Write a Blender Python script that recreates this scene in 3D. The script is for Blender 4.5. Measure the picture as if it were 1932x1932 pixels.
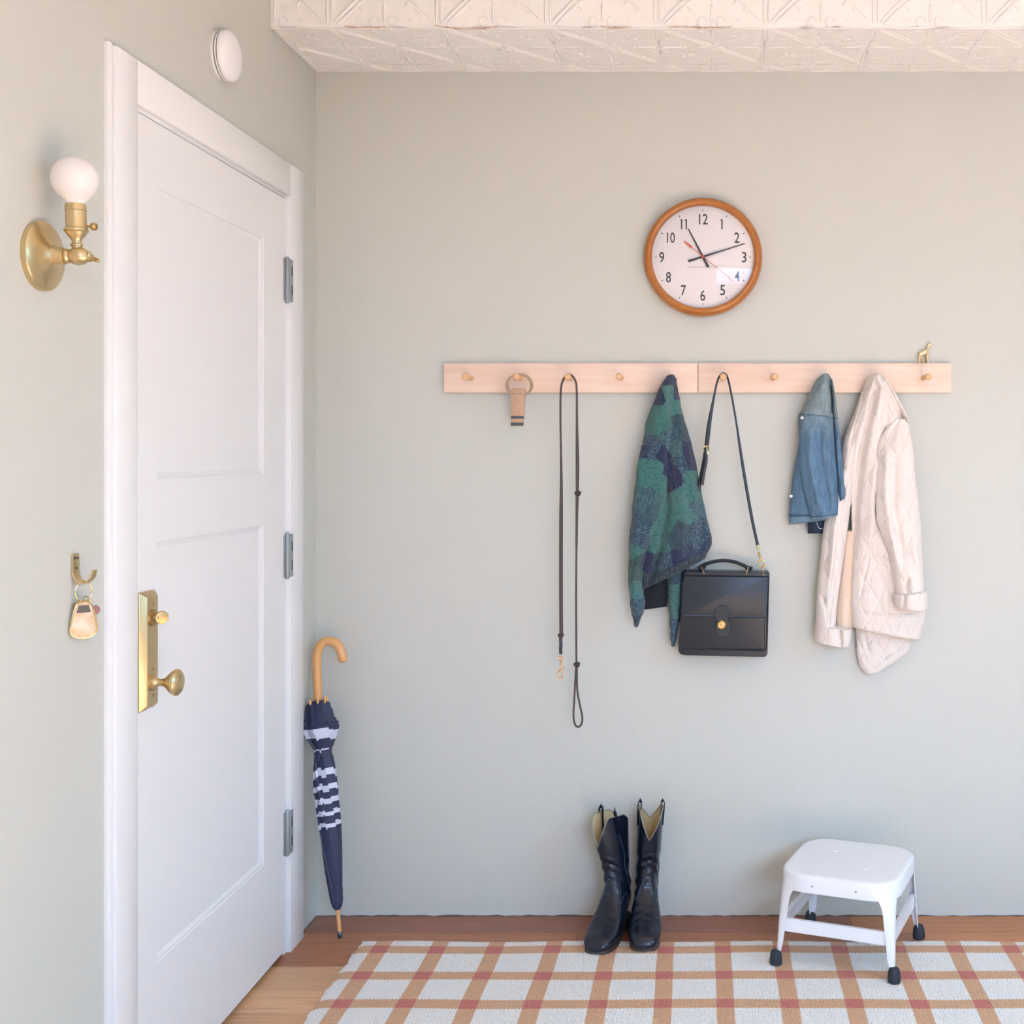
import bpy, bmesh, math, random
import numpy as np
from mathutils import Vector, Matrix
random.seed(7)
PI = math.pi
for o in list(bpy.data.objects): bpy.data.objects.remove(o)
SC = bpy.context.scene
COL = SC.collection
# ---------------------------------------------------------------- camera
CAMD, CAMZ, FPX = 3.45, 1.347, 2236.0
cam = bpy.data.cameras.new('camera'); cam.sensor_width = 36; cam.sensor_fit = 'HORIZONTAL'
cam.lens = 36 * FPX / 1932; cam.shift_x = -384 / 1932; cam.shift_y = -111 / 1932
cam.clip_start = .05
camo = bpy.data.objects.new('camera', cam); COL.objects.link(camo)
camo.location = (0, -CAMD, CAMZ); camo.rotation_euler = (PI / 2, 0, 0)
SC.camera = camo
# ---------------------------------------------------------------- world, light, exposure
w = bpy.data.worlds.new('sky'); SC.world = w; w.use_nodes = True
bg = w.node_tree.nodes['Background']; bg.inputs[0].default_value = (.8, .9, 1, 1); bg.inputs[1].default_value = 0.05
SC.view_settings.view_transform = 'Standard'; SC.view_settings.look = 'None'
SC.view_settings.gamma = 1; SC.view_settings.use_curve_mapping = False
SC.view_settings.exposure = 0.0
def area(name, loc, rot, sx, sy, power, color):
    l = bpy.data.lights.new(name, 'AREA'); l.shape = 'RECTANGLE'; l.size = sx; l.size_y = sy
    l.energy = power; l.color = color
    o = bpy.data.objects.new(name, l); COL.objects.link(o); o.location = loc; o.rotation_euler = rot
    return o
RX, RY, RZ = 2.5, -5.6, 2.95           # right wall, rear wall, main ceiling
LX = -1.162                            # left wall
# daylight: sky light through the two windows, sun on the floor in front of the wall
DN = math.radians(-55)
DAY = [('sky_side', (RX + .30, -2.2, 1.95), (0, PI / 2 + DN, 0), 1.2, 1.3, 48, (.297, .653, 1)),
       ('sky_rear', (1.4, RY - .30, 1.95), (PI / 2 + DN, 0, 0), 1.8, 1.2, 170, (.375, .614, 1))]
for q in DAY:
    if q[5] > 0: area(*q).data.spread = math.radians(130)
sun = bpy.data.lights.new('sun', 'SUN'); sun.energy = 97; sun.angle = .01; sun.color = (.605, .745, 1)
suno = bpy.data.objects.new('sun', sun); COL.objects.link(suno)
suno.rotation_euler = Vector((1, .22, 0.95)).to_track_quat('Z', 'Y').to_euler()

# ---------------------------------------------------------------- helpers
def W(px, py, y):
    d = CAMD + y
    return Vector(((px - 1350) * d / FPX, y, CAMZ - (py - 855) * d / FPX))
def srgb(r, g, b):
    f = lambda c: (c / 255 / 12.92) if c / 255 <= .04045 else ((c / 255 + .055) / 1.055) ** 2.4
    return (f(r), f(g), f(b), 1)
ROOT = {}
def tag(o, label=None, cat=None, group=None, kind=None):
    if label: o['label'] = label
    if cat: o['category'] = cat
    if group: o['group'] = group
    if kind: o['kind'] = kind
    return o
def thing(name, loc, label=None, cat=None, group=None, kind=None):
    o = bpy.data.objects.new(name, None); COL.objects.link(o); o.location = loc
    o.empty_display_size = .05
    ROOT[o.name] = Vector(loc)
    return tag(o, label, cat, group, kind)
class MB:
    def __init__(s): s.v = []; s.f = []; s.c = []; s.col = (1, 1, 1, 1)
    def add(s, vs, fs, cols=None):
        n = len(s.v); s.v += [Vector(p) for p in vs]
        for i, f in enumerate(fs):
            s.f.append([n + k for k in f]); s.c.append(cols[i] if cols else s.col)
        return s
    def box(s, x0, x1, y0, y1, z0, z1, M=None):
        vs = [Vector((x, y, z)) for z in (z0, z1) for y in (y0, y1) for x in (x0, x1)]
        if M is not None: vs = [M @ v for v in vs]
        return s.add(vs, [(0, 2, 3, 1), (4, 5, 7, 6), (0, 1, 5, 4), (2, 6, 7, 3), (0, 4, 6, 2), (1, 3, 7, 5)])
    def rings(s, R, cap=True, cols=None, closed=False):
        n = len(R[0]); vs = [p for r in R for p in r]; fs = []; cc = []
        m = len(R)
        for i in range(m if closed else m - 1):
            for j in range(n):
                i2 = (i + 1) % m
                fs.append((i * n + j, i * n + (j + 1) % n, i2 * n + (j + 1) % n, i2 * n + j))
                cc.append(cols(i, j) if cols else s.col)
        if cap and not closed:
            fs.append(tuple(reversed(range(n)))); cc.append(cols(0, 0) if cols else s.col)
            fs.append(tuple((m - 1) * n + k for k in range(n))); cc.append(cols(m - 2, 0) if cols else s.col)
        return s.add(vs, fs, cc)
    def lathe(s, prof, c, axis=(0, 0, 1), seg=32, up=(0, 0, 1), cap=True):
        a = Vector(axis).normalized(); u = Vector(up)
        if abs(a.dot(u)) > .95: u = Vector((1, 0, 0))
        e1 = (u - a * u.dot(a)).normalized(); e2 = a.cross(e1); c = Vector(c)
        R = [[c + a * h + (e1 * math.cos(2 * PI * k / seg) + e2 * math.sin(2 * PI * k / seg)) * max(r, 1e-5) for k in range(seg)] for r, h in prof]
        return s.rings(R, cap)
    def tube(s, pts, r, seg=10, flat=None, closed=False, up=None, cap=True):
        pts = [Vector(p) for p in pts]; n = len(pts); R = []
        e = Vector(up) if up else None; prev = None
        for i, p in enumerate(pts):
            if closed: t = pts[(i + 1) % n] - pts[i - 1]
            else: t = pts[min(i + 1, n - 1)] - pts[max(i - 1, 0)]
            t.normalize()
            if e is None:
                e = Vector((0, 1, 0)) if abs(t.y) < .9 else Vector((1, 0, 0))
            base = Vector(up) if up else e
            e1 = base - t * base.dot(t)
            if e1.length < 1e-4: e1 = prev if prev else Vector((1, 0, 0))
            e1 = e1.normalized(); prev = e1
            if not up: e = e1
            e2 = t.cross(e1)
            ra = r[i] if isinstance(r, (list, tuple)) else r
            fa, fb = flat if flat else (1, 1)
            R.append([p + (e1 * math.cos(2 * PI * k / seg) * fa + e2 * math.sin(2 * PI * k / seg) * fb) * ra for k in range(seg)])
        return s.rings(R, cap, closed=closed)
    def ball(s, c, r, seg=16, rz=None, axis=(0, 0, 1)):
        rz = rz or r
        return s.lathe([(r * math.sin(PI * k / 10), -rz * math.cos(PI * k / 10)) for k in range(11)], c, axis, seg)
    def torus(s, c, R, r, axis=(0, 0, 1), seg=28, sy=1.0, up=(0, 0, 1)):
        a = Vector(axis).normalized(); u = Vector(up)
        if abs(a.dot(u)) > .95: u = Vector((1, 0, 0))
        e1 = (u - a * u.dot(a)).normalized(); e2 = a.cross(e1); c = Vector(c)
        return s.tube([c + e1 * math.cos(2 * PI * k / seg) * R * sy + e2 * math.sin(2 * PI * k / seg) * R for k in range(seg)], r, 8, closed=True, up=tuple(a))
    def prism(s, poly, fn, d0, d1):
        """poly: list of 2D, fn(u,v,d)->point"""
        n = len(poly); vs = [fn(u, v, d0) for u, v in poly] + [fn(u, v, d1) for u, v in poly]
        fs = [tuple(reversed(range(n))), tuple(range(n, 2 * n))] + [(i, (i + 1) % n, n + (i + 1) % n, n + i) for i in range(n)]
        return s.add(vs, fs)
    def build(s, name, m, parent=None, bevel=0, seg=2, ang=35, colors=False, smooth=True, bev_ang=30, weld=False):
        off = Vector((0, 0, 0))
        q = parent
        while q is not None: off += q.location; q = q.parent
        me = bpy.data.meshes.new(name)
        bm = bmesh.new()
        bv = [bm.verts.new(p - off) for p in s.v]
        lay = bm.loops.layers.float_color.new('Col') if colors else None
        for f, c in zip(s.f, s.c):
            try: F = bm.faces.new([bv[k] for k in f])
            except ValueError: continue
            if lay is not None:
                for l in F.loops: l[lay] = c
        if weld: bmesh.ops.remove_doubles(bm, verts=bm.verts, dist=1e-6)
        bmesh.ops.recalc_face_normals(bm, faces=bm.faces)
        if bevel:
            es = [e for e in bm.edges if len(e.link_faces) == 2 and e.calc_face_angle(0) > math.radians(bev_ang)]
            bmesh.ops.bevel(bm, geom=es, offset=bevel, segments=seg, affect='EDGES', profile=.5, clamp_overlap=True)
        if smooth:
            for f in bm.faces: f.smooth = True
            for e in bm.edges:
                if len(e.link_faces) == 2 and e.calc_face_angle(0) > math.radians(ang): e.smooth = False
        bm.to_mesh(me); bm.free()
        o = bpy.data.objects.new(name, me); COL.objects.link(o)
        if parent is not None: o.parent = parent
        if m: me.materials.append(m)
        return o
def catmull(P, n=8, closed=False):
    P = [Vector(p) for p in P]; out = []; m = len(P)
    for i in range(m if closed else m - 1):
        if closed: a, b, c, d = P[i - 1], P[i], P[(i + 1) % m], P[(i + 2) % m]
        else: a, b, c, d = P[max(i - 1, 0)], P[i], P[i + 1], P[min(i + 2, m - 1)]
        for k in range(n):
            t = k / n
            out.append(.5 * ((2 * b) + (c - a) * t + (2 * a - 5 * b + 4 * c - d) * t * t + (3 * b - a - 3 * c + d) * t ** 3))
    if not closed: out.append(P[-1])
    return out
def dup(root, loc, label=None, group=None):
    r = root.copy(); COL.objects.link(r); r.location = loc
    if label: r['label'] = label
    if group: r['group'] = group
    for ch in list(root.children):
        c = ch.copy(); COL.objects.link(c); c.parent = r
        for g in list(ch.children):
            d = g.copy(); COL.objects.link(d); d.parent = c
    return r
# ---- materials
class NT:
    def __init__(s, name):
        s.m = bpy.data.materials.new(name); s.m.use_nodes = True; s.t = s.m.node_tree; s.b = s.t.nodes['Principled BSDF']
        s.tc = None
    def n(s, typ, **kw):
        x = s.t.nodes.new(typ)
        for k, v in kw.items():
            if k.startswith('i_'):
                key = k[2:]; key = int(key) if key.isdigit() else key
                x.inputs[key].default_value = v
            else: setattr(x, k, v)
        return x
    def l(s, a, b): s.t.links.new(a, b)
    def obj(s):
        if not s.tc: s.tc = s.n('ShaderNodeTexCoord')
        return s.tc.outputs['Object']
    def mapv(s, scale=(1, 1, 1), rot=(0, 0, 0), loc=(0, 0, 0)):
        mp = s.n('ShaderNodeMapping'); mp.inputs['Scale'].default_value = scale; mp.inputs['Rotation'].default_value = rot
        mp.inputs['Location'].default_value = loc; s.l(s.obj(), mp.inputs[0]); return mp.outputs[0]
    def noise(s, scale, detail=2, vec=None, rough=.5):
        x = s.n('ShaderNodeTexNoise'); x.inputs['Scale'].default_value = scale; x.inputs['Detail'].default_value = detail
        x.inputs['Roughness'].default_value = rough
        s.l(vec if vec is not None else s.obj(), x.inputs['Vector']); return x.outputs[0]
    def math(s, op, a, b=None, c=None):
        x = s.n('ShaderNodeMath', operation=op)
        for i, q in enumerate((a, b, c)):
            if q is None: continue
            if isinstance(q, (int, float)): x.inputs[i].default_value = q
            else: s.l(q, x.inputs[i])
        return x.outputs[0]
    def ramp(s, fac, stops):
        x = s.n('ShaderNodeValToRGB'); s.l(fac, x.inputs[0]); e = x.color_ramp.elements
        e[0].position, e[0].color = stops[0]; e[1].position, e[1].color = stops[-1]
        for p, c in stops[1:-1]:
            q = e.new(p); q.color = c
        return x.outputs[0]
    def mix(s, fac, a, b, mode='MIX'):
        x = s.n('ShaderNodeMix', data_type='RGBA', blend_type=mode)
        for i, q in ((0, fac), (6, a), (7, b)):
            if isinstance(q, (int, float, tuple)): x.inputs[i].default_value = q
            else: s.l(q, x.inputs[i])
        return x.outputs[2]
    def bump(s, h, dist=.001, strength=1.0):
        x = s.n('ShaderNodeBump'); x.inputs['Distance'].default_value = dist; x.inputs['Strength'].default_value = strength
        s.l(h, x.inputs['Height']); s.l(x.outputs[0], s.b.inputs['Normal']); return x
    def base(s, c):
        if isinstance(c, tuple): s.b.inputs['Base Color'].default_value = c
        else: s.l(c, s.b.inputs['Base Color'])
    def set(s, **kw):
        for k, v in kw.items(): s.b.inputs[k.replace('_', ' ')].default_value = v
        return s
def plain(name, c, rough=.5, metal=0, bump=0, bscale=200, var=0, vscale=8, **kw):
    t = NT(name); t.set(Roughness=rough, Metallic=metal, **kw)
    if var:
        n = t.noise(vscale, 3)
        t.base(t.mix(n, tuple(x * (1 - var) for x in c[:3]) + (1,), tuple(min(1, x * (1 + var)) for x in c[:3]) + (1,)))
    else: t.base(c)
    if bump: t.bump(t.noise(bscale, 3), bump)
    return t.m
M = {}
M['wall'] = plain('wall_paint', srgb(206, 207, 199), .55, bump=.0006, bscale=90, var=.012, vscale=2)
M['white'] = plain('door_paint', srgb(240, 240, 241), .32, bump=.0001, bscale=60)
M['brass'] = plain('brushed_brass', srgb(212, 190, 146), .34, 1, bump=.00005, bscale=400, var=.06, vscale=30)
M['brassd'] = plain('aged_brass', srgb(186, 158, 108), .36, 1, var=.1, vscale=40)
M['gold'] = plain('polished_gold', srgb(230, 202, 146), .2, 1)
M['steel'] = plain('grey_hinge_steel', srgb(160, 166, 168), .42, .4)
M['dark'] = plain('dark_void', srgb(38, 38, 40), .7)
M['opal'] = plain('opal_glass', srgb(236, 230, 229), .25, Subsurface_Weight=.35, Subsurface_Scale=.02)
M['plastic'] = plain('white_plastic', srgb(243, 241, 243), .35)
M['rubber'] = plain('black_rubber', srgb(36, 43, 54), .55, bump=.0002)
M['enamel'] = plain('white_enamel', srgb(243, 243, 246), .28, Coat_Weight=.3)
M['ink'] = plain('black_ink', srgb(62, 62, 64), .5)
M['red'] = plain('red_paint', srgb(222, 92, 84), .45)
M['pinkink'] = plain('faint_pink_ink', srgb(206, 186, 194), .6)
M['face'] = plain('clock_face_paper', srgb(250, 246, 247), .7)
def wood(name, c1, c2, scale=(2, 30, 30), rough=.45, bump=.0002):
    t = NT(name); t.set(Roughness=rough)
    n = t.noise(3, 4, t.mapv(scale), .6)
    t.base(t.ramp(n, [(.3, c1), (.7, c2)])); t.bump(n, bump); return t.m
M['maple'] = wood('pale_maple', srgb(236, 204, 182), srgb(246, 222, 204), (1.5, 25, 25), .5)
M['peg'] = plain('birch_peg', srgb(232, 186, 138), .45, var=.05, vscale=60)
M['cane'] = plain('varnished_cane', srgb(228, 172, 112), .3, var=.08, vscale=20, Coat_Weight=.3)
M['clockwood'] = wood('amber_wood', srgb(172, 104, 46), srgb(186, 118, 56), (12, 12, 12), .22)
M['tagwood'] = plain('weathered_tan_wood', srgb(196, 160, 132), .6, var=.12, vscale=60)
M['rope'] = plain('jute_rope', srgb(196, 170, 146), .9, bump=.001, bscale=600)
M['leash'] = plain('dark_brown_leather', srgb(74, 62, 58), .5, bump=.0002, bscale=400)
def leather(name, c, rough=.36, bscale=260, var=.12):
    t = NT(name); t.set(Roughness=rough)
    n = t.noise(6, 3); t.base(t.mix(n, tuple(x * (1 - var) for x in c[:3]) + (1,), tuple(x * (1 + var) for x in c[:3]) + (1,)))
    v = t.n('ShaderNodeTexVoronoi'); v.inputs['Scale'].default_value = bscale; t.l(t.obj(), v.inputs['Vector'])
    h = t.math('ADD', t.math('MULTIPLY', v.outputs[0], .35), t.math('MULTIPLY', t.noise(18, 2), 1.0)); t.bump(h, .00045); return t.m
M['bag'] = leather('black_bag_leather', srgb(30, 38, 48), .36)
M['boot'] = leather('black_boot_leather', srgb(18, 25, 40), .27)
M['stitchb'] = plain('waxed_stitching', srgb(52, 64, 84), .4)
M['lining'] = plain('tan_boot_lining', srgb(206, 184, 140), .7, var=.1, vscale=30)
M['solem'] = plain('brown_sole', srgb(66, 52, 48), .55)
# ---------------------------------------------------------------- structure
def st(o, kind='structure'): o['kind'] = kind; return o
T = .2
mb = MB(); mb.box(LX - T, RX + T, 0, T, -.1, RZ + .1); st(mb.build('wall_back', M['wall'], smooth=False))
# left wall with the door opening
DY0, DY1, DTOP = -1.100, -.262, 2.036
mb = MB()
mb.box(LX - T, LX, RY - T, DY0, -.1, RZ + .1); mb.box(LX - T, LX, DY1, 0, -.1, RZ + .1); mb.box(LX - T, LX, DY0, DY1, DTOP, RZ + .1)
mb.box(LX - T - .6, LX - T, DY0 - .3, DY1 + .3, -.1, DTOP + .3)
st(mb.build('wall_left', M['wall'], smooth=False))
def wall_with_hole(name, axis, at, a0, a1, holes):
    """wall slab along axis with rectangular holes (h0,h1,z0,z1)"""
    m = MB(); cuts = sorted(holes); cur = a0
    def slab(p, q, z0, z1):
        if axis == 'x': m.box(at, at + T, p, q, z0, z1)
        else: m.box(p, q, at - T, at, z0, z1)
    for h0, h1, z0, z1 in cuts:
        slab(cur, h0, -.1, RZ + .1); slab(h0, h1, -.1, z0); slab(h0, h1, z1, RZ + .1); cur = h1
    slab(cur, a1, -.1, RZ + .1)
    return st(m.build(name, M['wall'], smooth=False))
WS = (-4.6, -1.5, .6, 2.3); WR = (.45, 2.35, .6, 2.3)
wall_with_hole('wall_right', 'x', RX, RY - T, 0, [WS])
wall_with_hole('wall_rear', 'y', RY, LX - T, RX + T, [WR])
def window(name, axis, at, hole):
    h0, h1, z0, z1 = hole; r = thing(name, (0, 0, 0), kind='structure')
    f = MB()
    def bar(a, b, c, d, t=.05):
        if axis == 'x': f.box(at + .02, at + .02 + t, a, b, c, d)
        else: f.box(a, b, at - .02 - t, at - .02, c, d)
    bar(h0, h0 + .06, z0, z1); bar(h1 - .06, h1, z0, z1); bar(h0, h1, z0, z0 + .07); bar(h0, h1, z1 - .06, z1)
    n = 3
    for i in range(1, n): q = h0 + (h1 - h0) * i / n; bar(q - .04, q + .04, z0, z1)
    for i in range(3):
        for k in (1, 2):
            zz = z0 + (z1 - z0) * k / 3; bar(h0, h1, zz - .012, zz + .012, .03)
    f.build('window_frame', M['white'], r, bevel=.004)
    s = MB()
    if axis == 'x': s.box(at - .03, at + .1, h0 - .05, h1 + .05, z0 - .03, z0 + .005)
    else: s.box(h0 - .05, h1 + .05, at - .1, at + .03, z0 - .03, z0 + .005)
    s.build('window_sill', M['white'], r, bevel=.004)
window('window_1', 'x', RX, WS); window('window_2', 'y', RY, WR)
# floor: boards as real geometry, each with its own tone
def floor_mat():
    t = NT('fir_floor'); t.set(Roughness=.42)
    a = t.n('ShaderNodeVertexColor', layer_name='Col')
    n = t.noise(4, 5, t.mapv((1.2, 22, 22)), .65)
    g = t.ramp(n, [(.3, (.72, .70, .68, 1)), (.5, (.95, .95, .95, 1)), (.75, (1.08, 1.06, 1.04, 1))])
    kn = t.n('ShaderNodeTexVoronoi'); kn.inputs['Scale'].default_value = 1.0; t.l(t.mapv((2.3, 6, 1)), kn.inputs['Vector'])
    k = t.ramp(kn.outputs[0], [(.0, (.6, .5, .45, 1)), (.05, (1, 1, 1, 1))])
    t.base(t.mix(1, t.mix(1, a.outputs[0], g, 'MULTIPLY'), k, 'MULTIPLY')); t.bump(n, .0006); return t.m
mb = MB()
ys = [0, -.122, -.19, -.34, -.475, -.60, -.735, -.86]
while ys[-1] > RY: ys.append(ys[-1] - .13)
tones = [(162, 106, 82), (176, 116, 82), (180, 118, 84), (228, 178, 134), (234, 186, 142), (226, 174, 128)]
mb.col = srgb(60, 40, 32); mb.box(LX - T, RX, RY, 0.01, -.1, -.006)
for i in range(len(ys) - 1):
    x = LX - T; first = True
    while x < RX:
        L = random.uniform(.9, 2.2)
        if i == 0 and first: L = 3.1 if False else 1.75
        x2 = min(x + L, RX)
        base = tones[min(i, 5)] if i < 4 else random.choice(tones[3:])
        if i <= 2 and x > -.3: base = [(200, 132, 88), (210, 140, 92), (212, 144, 98)][i]
        j = random.uniform(.95, 1.05)
        mb.col = srgb(*[min(255, c * j) for c in base])
        mb.box(x + .0007, x2 - .0007, ys[i + 1] + .0009, ys[i] - (.0009 if i else 0), -.02, 0)
        x = x2; first = False
st(mb.build('floor', floor_mat(), colors=True, smooth=False))
# ceiling with pressed tin relief
def tin_mat():
    t = NT('pressed_tin_paint'); t.set(Roughness=.38)
    n = t.noise(5, 4); s = t.noise(26, 3)
    c = t.mix(n, srgb(240, 237, 235), srgb(245, 243, 242))
    t.base(c); t.bump(t.math('ADD', t.math('MULTIPLY', n, 1.0), t.math('MULTIPLY', s, .8)), .007); return t.m
M['tin'] = tin_mat()
TT = .2855; TX0 = -1.009
def relief(mb, fn, u0, u1, v0, v1, vphase=0.0, gain=1.0):
    """fn(u,v,h) -> world, ridges of pressed tin on a plane"""
    g = gain
    def inside(u, v): return u0 <= u <= u1 and v0 <= v <= v1
    def ridge(a, b, r):
        n = 8; pts = []; r *= g
        for k in range(n + 1):
            u = a[0] + (b[0] - a[0]) * k / n; v = a[1] + (b[1] - a[1]) * k / n
            if inside(u, v): pts.append((u, v))
        if len(pts) < 2: return
        rr = [r * (.35 if k in (0, len(pts) - 1) else 1) for k in range(len(pts))]
        mb.tube([fn(u, v, r * (.25 if g > 1 else -.2)) for u, v in pts], rr, 8)
    def arc(c, R, a0, a1, r):
        pts = [(c[0] + R * math.cos(a0 + (a1 - a0) * k / 10), c[1] + R * math.sin(a0 + (a1 - a0) * k / 10)) for k in range(11)]
        pts = [p for p in pts if inside(*p)]
        if len(pts) > 2: mb.tube([fn(u, v, r * (.2 if g > 1 else -.2)) for u, v in pts], [r * (.5 + .5 * k / len(pts)) for k in range(len(pts))], 8)
    def blob(c, r):
        if inside(*c): mb.ball(fn(c[0], c[1], -r * .55), r, 8)
    i = -1
    while TX0 + i * TT < u1 + TT:
        U = TX0 + i * TT; i += 1
        for j in range(-1, 3):
            V = v0 + vphase + j * TT
            q = .0045
            # corner cross bars
            for s in (-.006, .006):
                ridge((U + s, V + .01), (U + s, V + .10), .0032)
                ridge((U + s, V - .10), (U + s, V - .01), .0032)
            ridge((U, V + .10), (U, V + TT - .10), .0022)
            for s in (0, .017):
                ridge((U + .012 + s, V + .012), (U + TT * .46 + s, V + TT * .46), q if s == 0 else .003)
                ridge((U + TT * .56, V + TT * .56 - s), (U + TT - .012, V + TT - .012 - s), q if s == 0 else .003)
            ridge((U + .02, V + .005), (U + .065, V + .05), .0032)
            arc((U + .075, V + .042), .012, PI * .8, 0, .003)
            ridge((U - .02, V + .02), (U - .10, V + .10), .0022)
            # fleur at the middle of each edge
            for (cu, cv, du, dv) in ((U + TT / 2, V, 0, 1), (U + TT / 2, V, 0, -1), (U, V + TT / 2, 1, 0), (U, V + TT / 2, -1, 0)):
                ridge((cu + du * .012, cv + dv * .012), (cu + du * .062, cv + dv * .062), .0036)
                blob((cu + du * .070, cv + dv * .070), .0055)
                for s in (-1, 1):
                    pc = (cu + du * .014 + dv * s * .024, cv + dv * .014 + du * s * .024)
                    arc(pc, .012, 0, PI * 1.6, .0034)
                    ridge((cu + dv * s * .012, cv + du * s * .012), (cu + dv * s * .055, cv + du * s * .055), .0022)
                    blob((cu + dv * s * .070 + du * .02, cv + du * s * .070 + dv * .02), .0045)
            # beaded and leafy fillers
            for k in range(9):
                t9 = (k + .5) / 9
                blob((U + TT * t9, V + .020), .0024); blob((U + .020, V + TT * t9), .0024)
            for k in range(6):
                an = k * PI / 3; cu, cv = U + TT * .5, V + TT * .5
                ridge((cu + .010 * math.cos(an), cv + .010 * math.sin(an)), (cu + .034 * math.cos(an), cv + .034 * math.sin(an)), .0040)
            for sgn_ in (-1, 1):
                for k in range(3):
                    pc = (U + TT * .5 + sgn_ * (.05 + k * .022), V + TT * .5 - sgn_ * (.05 + k * .022)); arc(pc, .010, k * .8, PI + k * .8, .0028)
            # crosslets in the fields
            for (cu, cv) in ((U + TT * .25, V + TT * .72), (U + TT * .75, V + TT * .25)):
                for a in range(4):
                    an = a * PI / 2 + PI / 4
                    ridge((cu + .006 * math.cos(an), cv + .006 * math.sin(an)), (cu + .022 * math.cos(an), cv + .022 * math.sin(an)), .0028)
            for k in range(5):
                blob((U + .03 + k * .016, V + .085 - k * .012), .0022)
SZ, SY = 2.458, -.352
mb = MB(); mb.box(LX, RX, SY, 0, SZ, RZ)
relief(mb, lambda u, v, h: Vector((u, SY - h, v)), LX + .01, 1.35, SZ + .002, 2.70, gain=1.06)
relief(mb, lambda u, v, h: Vector((u, v, SZ - h)), LX + .01, 1.35, SY + .002, -.004, .0, .9)
# folded lips of the tin along its edges
for (a, b) in (((LX, SY, SZ), (RX, SY, SZ)), ((LX, -.004, SZ + .001), (RX, -.004, SZ + .001)), ((LX + .003, SY, SZ), (LX + .003, 0, SZ))):
    n = 90; A = Vector(a); B = Vector(b)
    mb.tube([A.lerp(B, k / n) + Vector((0, 0, random.uniform(-.0016, .0012))) for k in range(n + 1)], [random.uniform(.0012, .0028) for _ in range(n + 1)], 6)
st(mb.build('ceiling', M['tin'], ang=60))
mb = MB(); mb.box(LX - T, RX + T, RY - T, SY - .0, RZ, RZ + .12); st(mb.build('ceiling', M['tin'], smooth=False))
# a split, rusty seam in the tin
t = NT('rusted_caulk'); t.set(Roughness=.8); t.base(t.ramp(t.noise(60, 3), [(.4, srgb(222, 190, 164)), (.62, srgb(190, 140, 100))])); M['rust'] = t.m
mb = MB()
for (a, b, am) in ((-.97, -.86, .003), (-.735, -.57, .008), (-.30, -.22, .003), (-.12, .02, .003)):
    n = 26
    mb.tube([Vector((a + (b - a) * k / n, SY - .003, SZ + .002 + am * math.sin(k / n * PI * 1.3 + 2.4) * .7 + random.uniform(-.001, .001))) for k in range(n + 1)], [random.uniform(.0006, .0018) for _ in range(n + 1)], 5)
st(mb.build('trim_2', M['rust']))
# thin uneven dark grey line where the walls meet the floor
mb = MB(); n = 160
mb.col = (1, 1, 1, 1)
mb.tube([Vector((LX + (RX - LX) * k / n, -.001, random.uniform(-.001, .0015))) for k in range(n + 1)], [random.uniform(.001, .003) for _ in range(n + 1)], 5)
mb.tube([Vector((LX + .001, -.16 * k / 14, random.uniform(-.001, .001))) for k in range(15)], [random.uniform(.001, .0025) for _ in range(15)], 5)
st(mb.build('floor_line_back', plain('dark_grey_line', srgb(96, 88, 88), .9)))
# door casing
CE = .017
mb = MB()
mb.box(LX, LX + CE, -1.184, -1.100, 0, 2.127); mb.box(LX, LX + CE, -.254, -.155, 0, 2.127); mb.box(LX, LX + CE, -1.100, -.254, 2.040, 2.127)
mb.box(LX - .002, LX + .010, -1.198, -1.184, 0, 2.131)
trim = st(mb.build('trim_1', M['white'], bevel=.0018))
mb = MB()   # jamb and stop
mb.box(LX - .15, LX + .004, DY1 - .006, DY1 + .03, 0, DTOP + .004); mb.box(LX - .15, LX + .004, DY0 - .02, DY0 + .006, 0, DTOP + .004); mb.box(LX - .15, LX + .004, DY0, DY1, DTOP - .003, DTOP + .02)
st(mb.build('door_jamb', M['white'], trim, bevel=.001))
# door leaf
door = thing('door_1', (LX, -.27, .0), 'white painted panelled entry door closed in its casing', 'door', kind='structure')
LF = LX + .007          # leaf front face
y0, y1, z0, z1 = -1.0925, -.2705, .014, 2.029
py0, py1 = -1.0, -.42
P1, P2 = (1.293, 1.900), (.292, 1.164)
mb = MB(); RD = .009; BW = .014
def fr(a, b, c, d): mb.box(LF - .04, LF, a, b, c, d)
fr(y0, py0, z0, z1); fr(py1, y1, z0, z1); fr(py0, py1, z0, P2[0]); fr(py0, py1, P2[1], P1[0]); fr(py0, py1, P1[1], z1)
for (a, b) in (P1, P2):
    mb.box(LF - .035, LF - RD, py0, py1, a, b)
    # sloped sticking round the panel with a small step
    for (k0, k1, h0, h1) in ((0, .004, 0, -.0025), (.004, .004, -.0025, -.005), (.004, BW, -.005, -RD)):
        o = [(py0 + k0, a + k0), (py1 - k0, a + k0), (py1 - k0, b - k0), (py0 + k0, b - k0)]
        i = [(py0 + k1, a + k1), (py1 - k1, a + k1), (py1 - k1, b - k1), (py0 + k1, b - k1)]
        vs = [Vector((LF + h0, p[0], p[1])) for p in o] + [Vector((LF + h1 + .0002, p[0], p[1])) for p in i]
        mb.add(vs, [(k, (k + 1) % 4, 4 + (k + 1) % 4, 4 + k) for k in range(4)])
mb.build('door_leaf', M['white'], door, ang=20)
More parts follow.
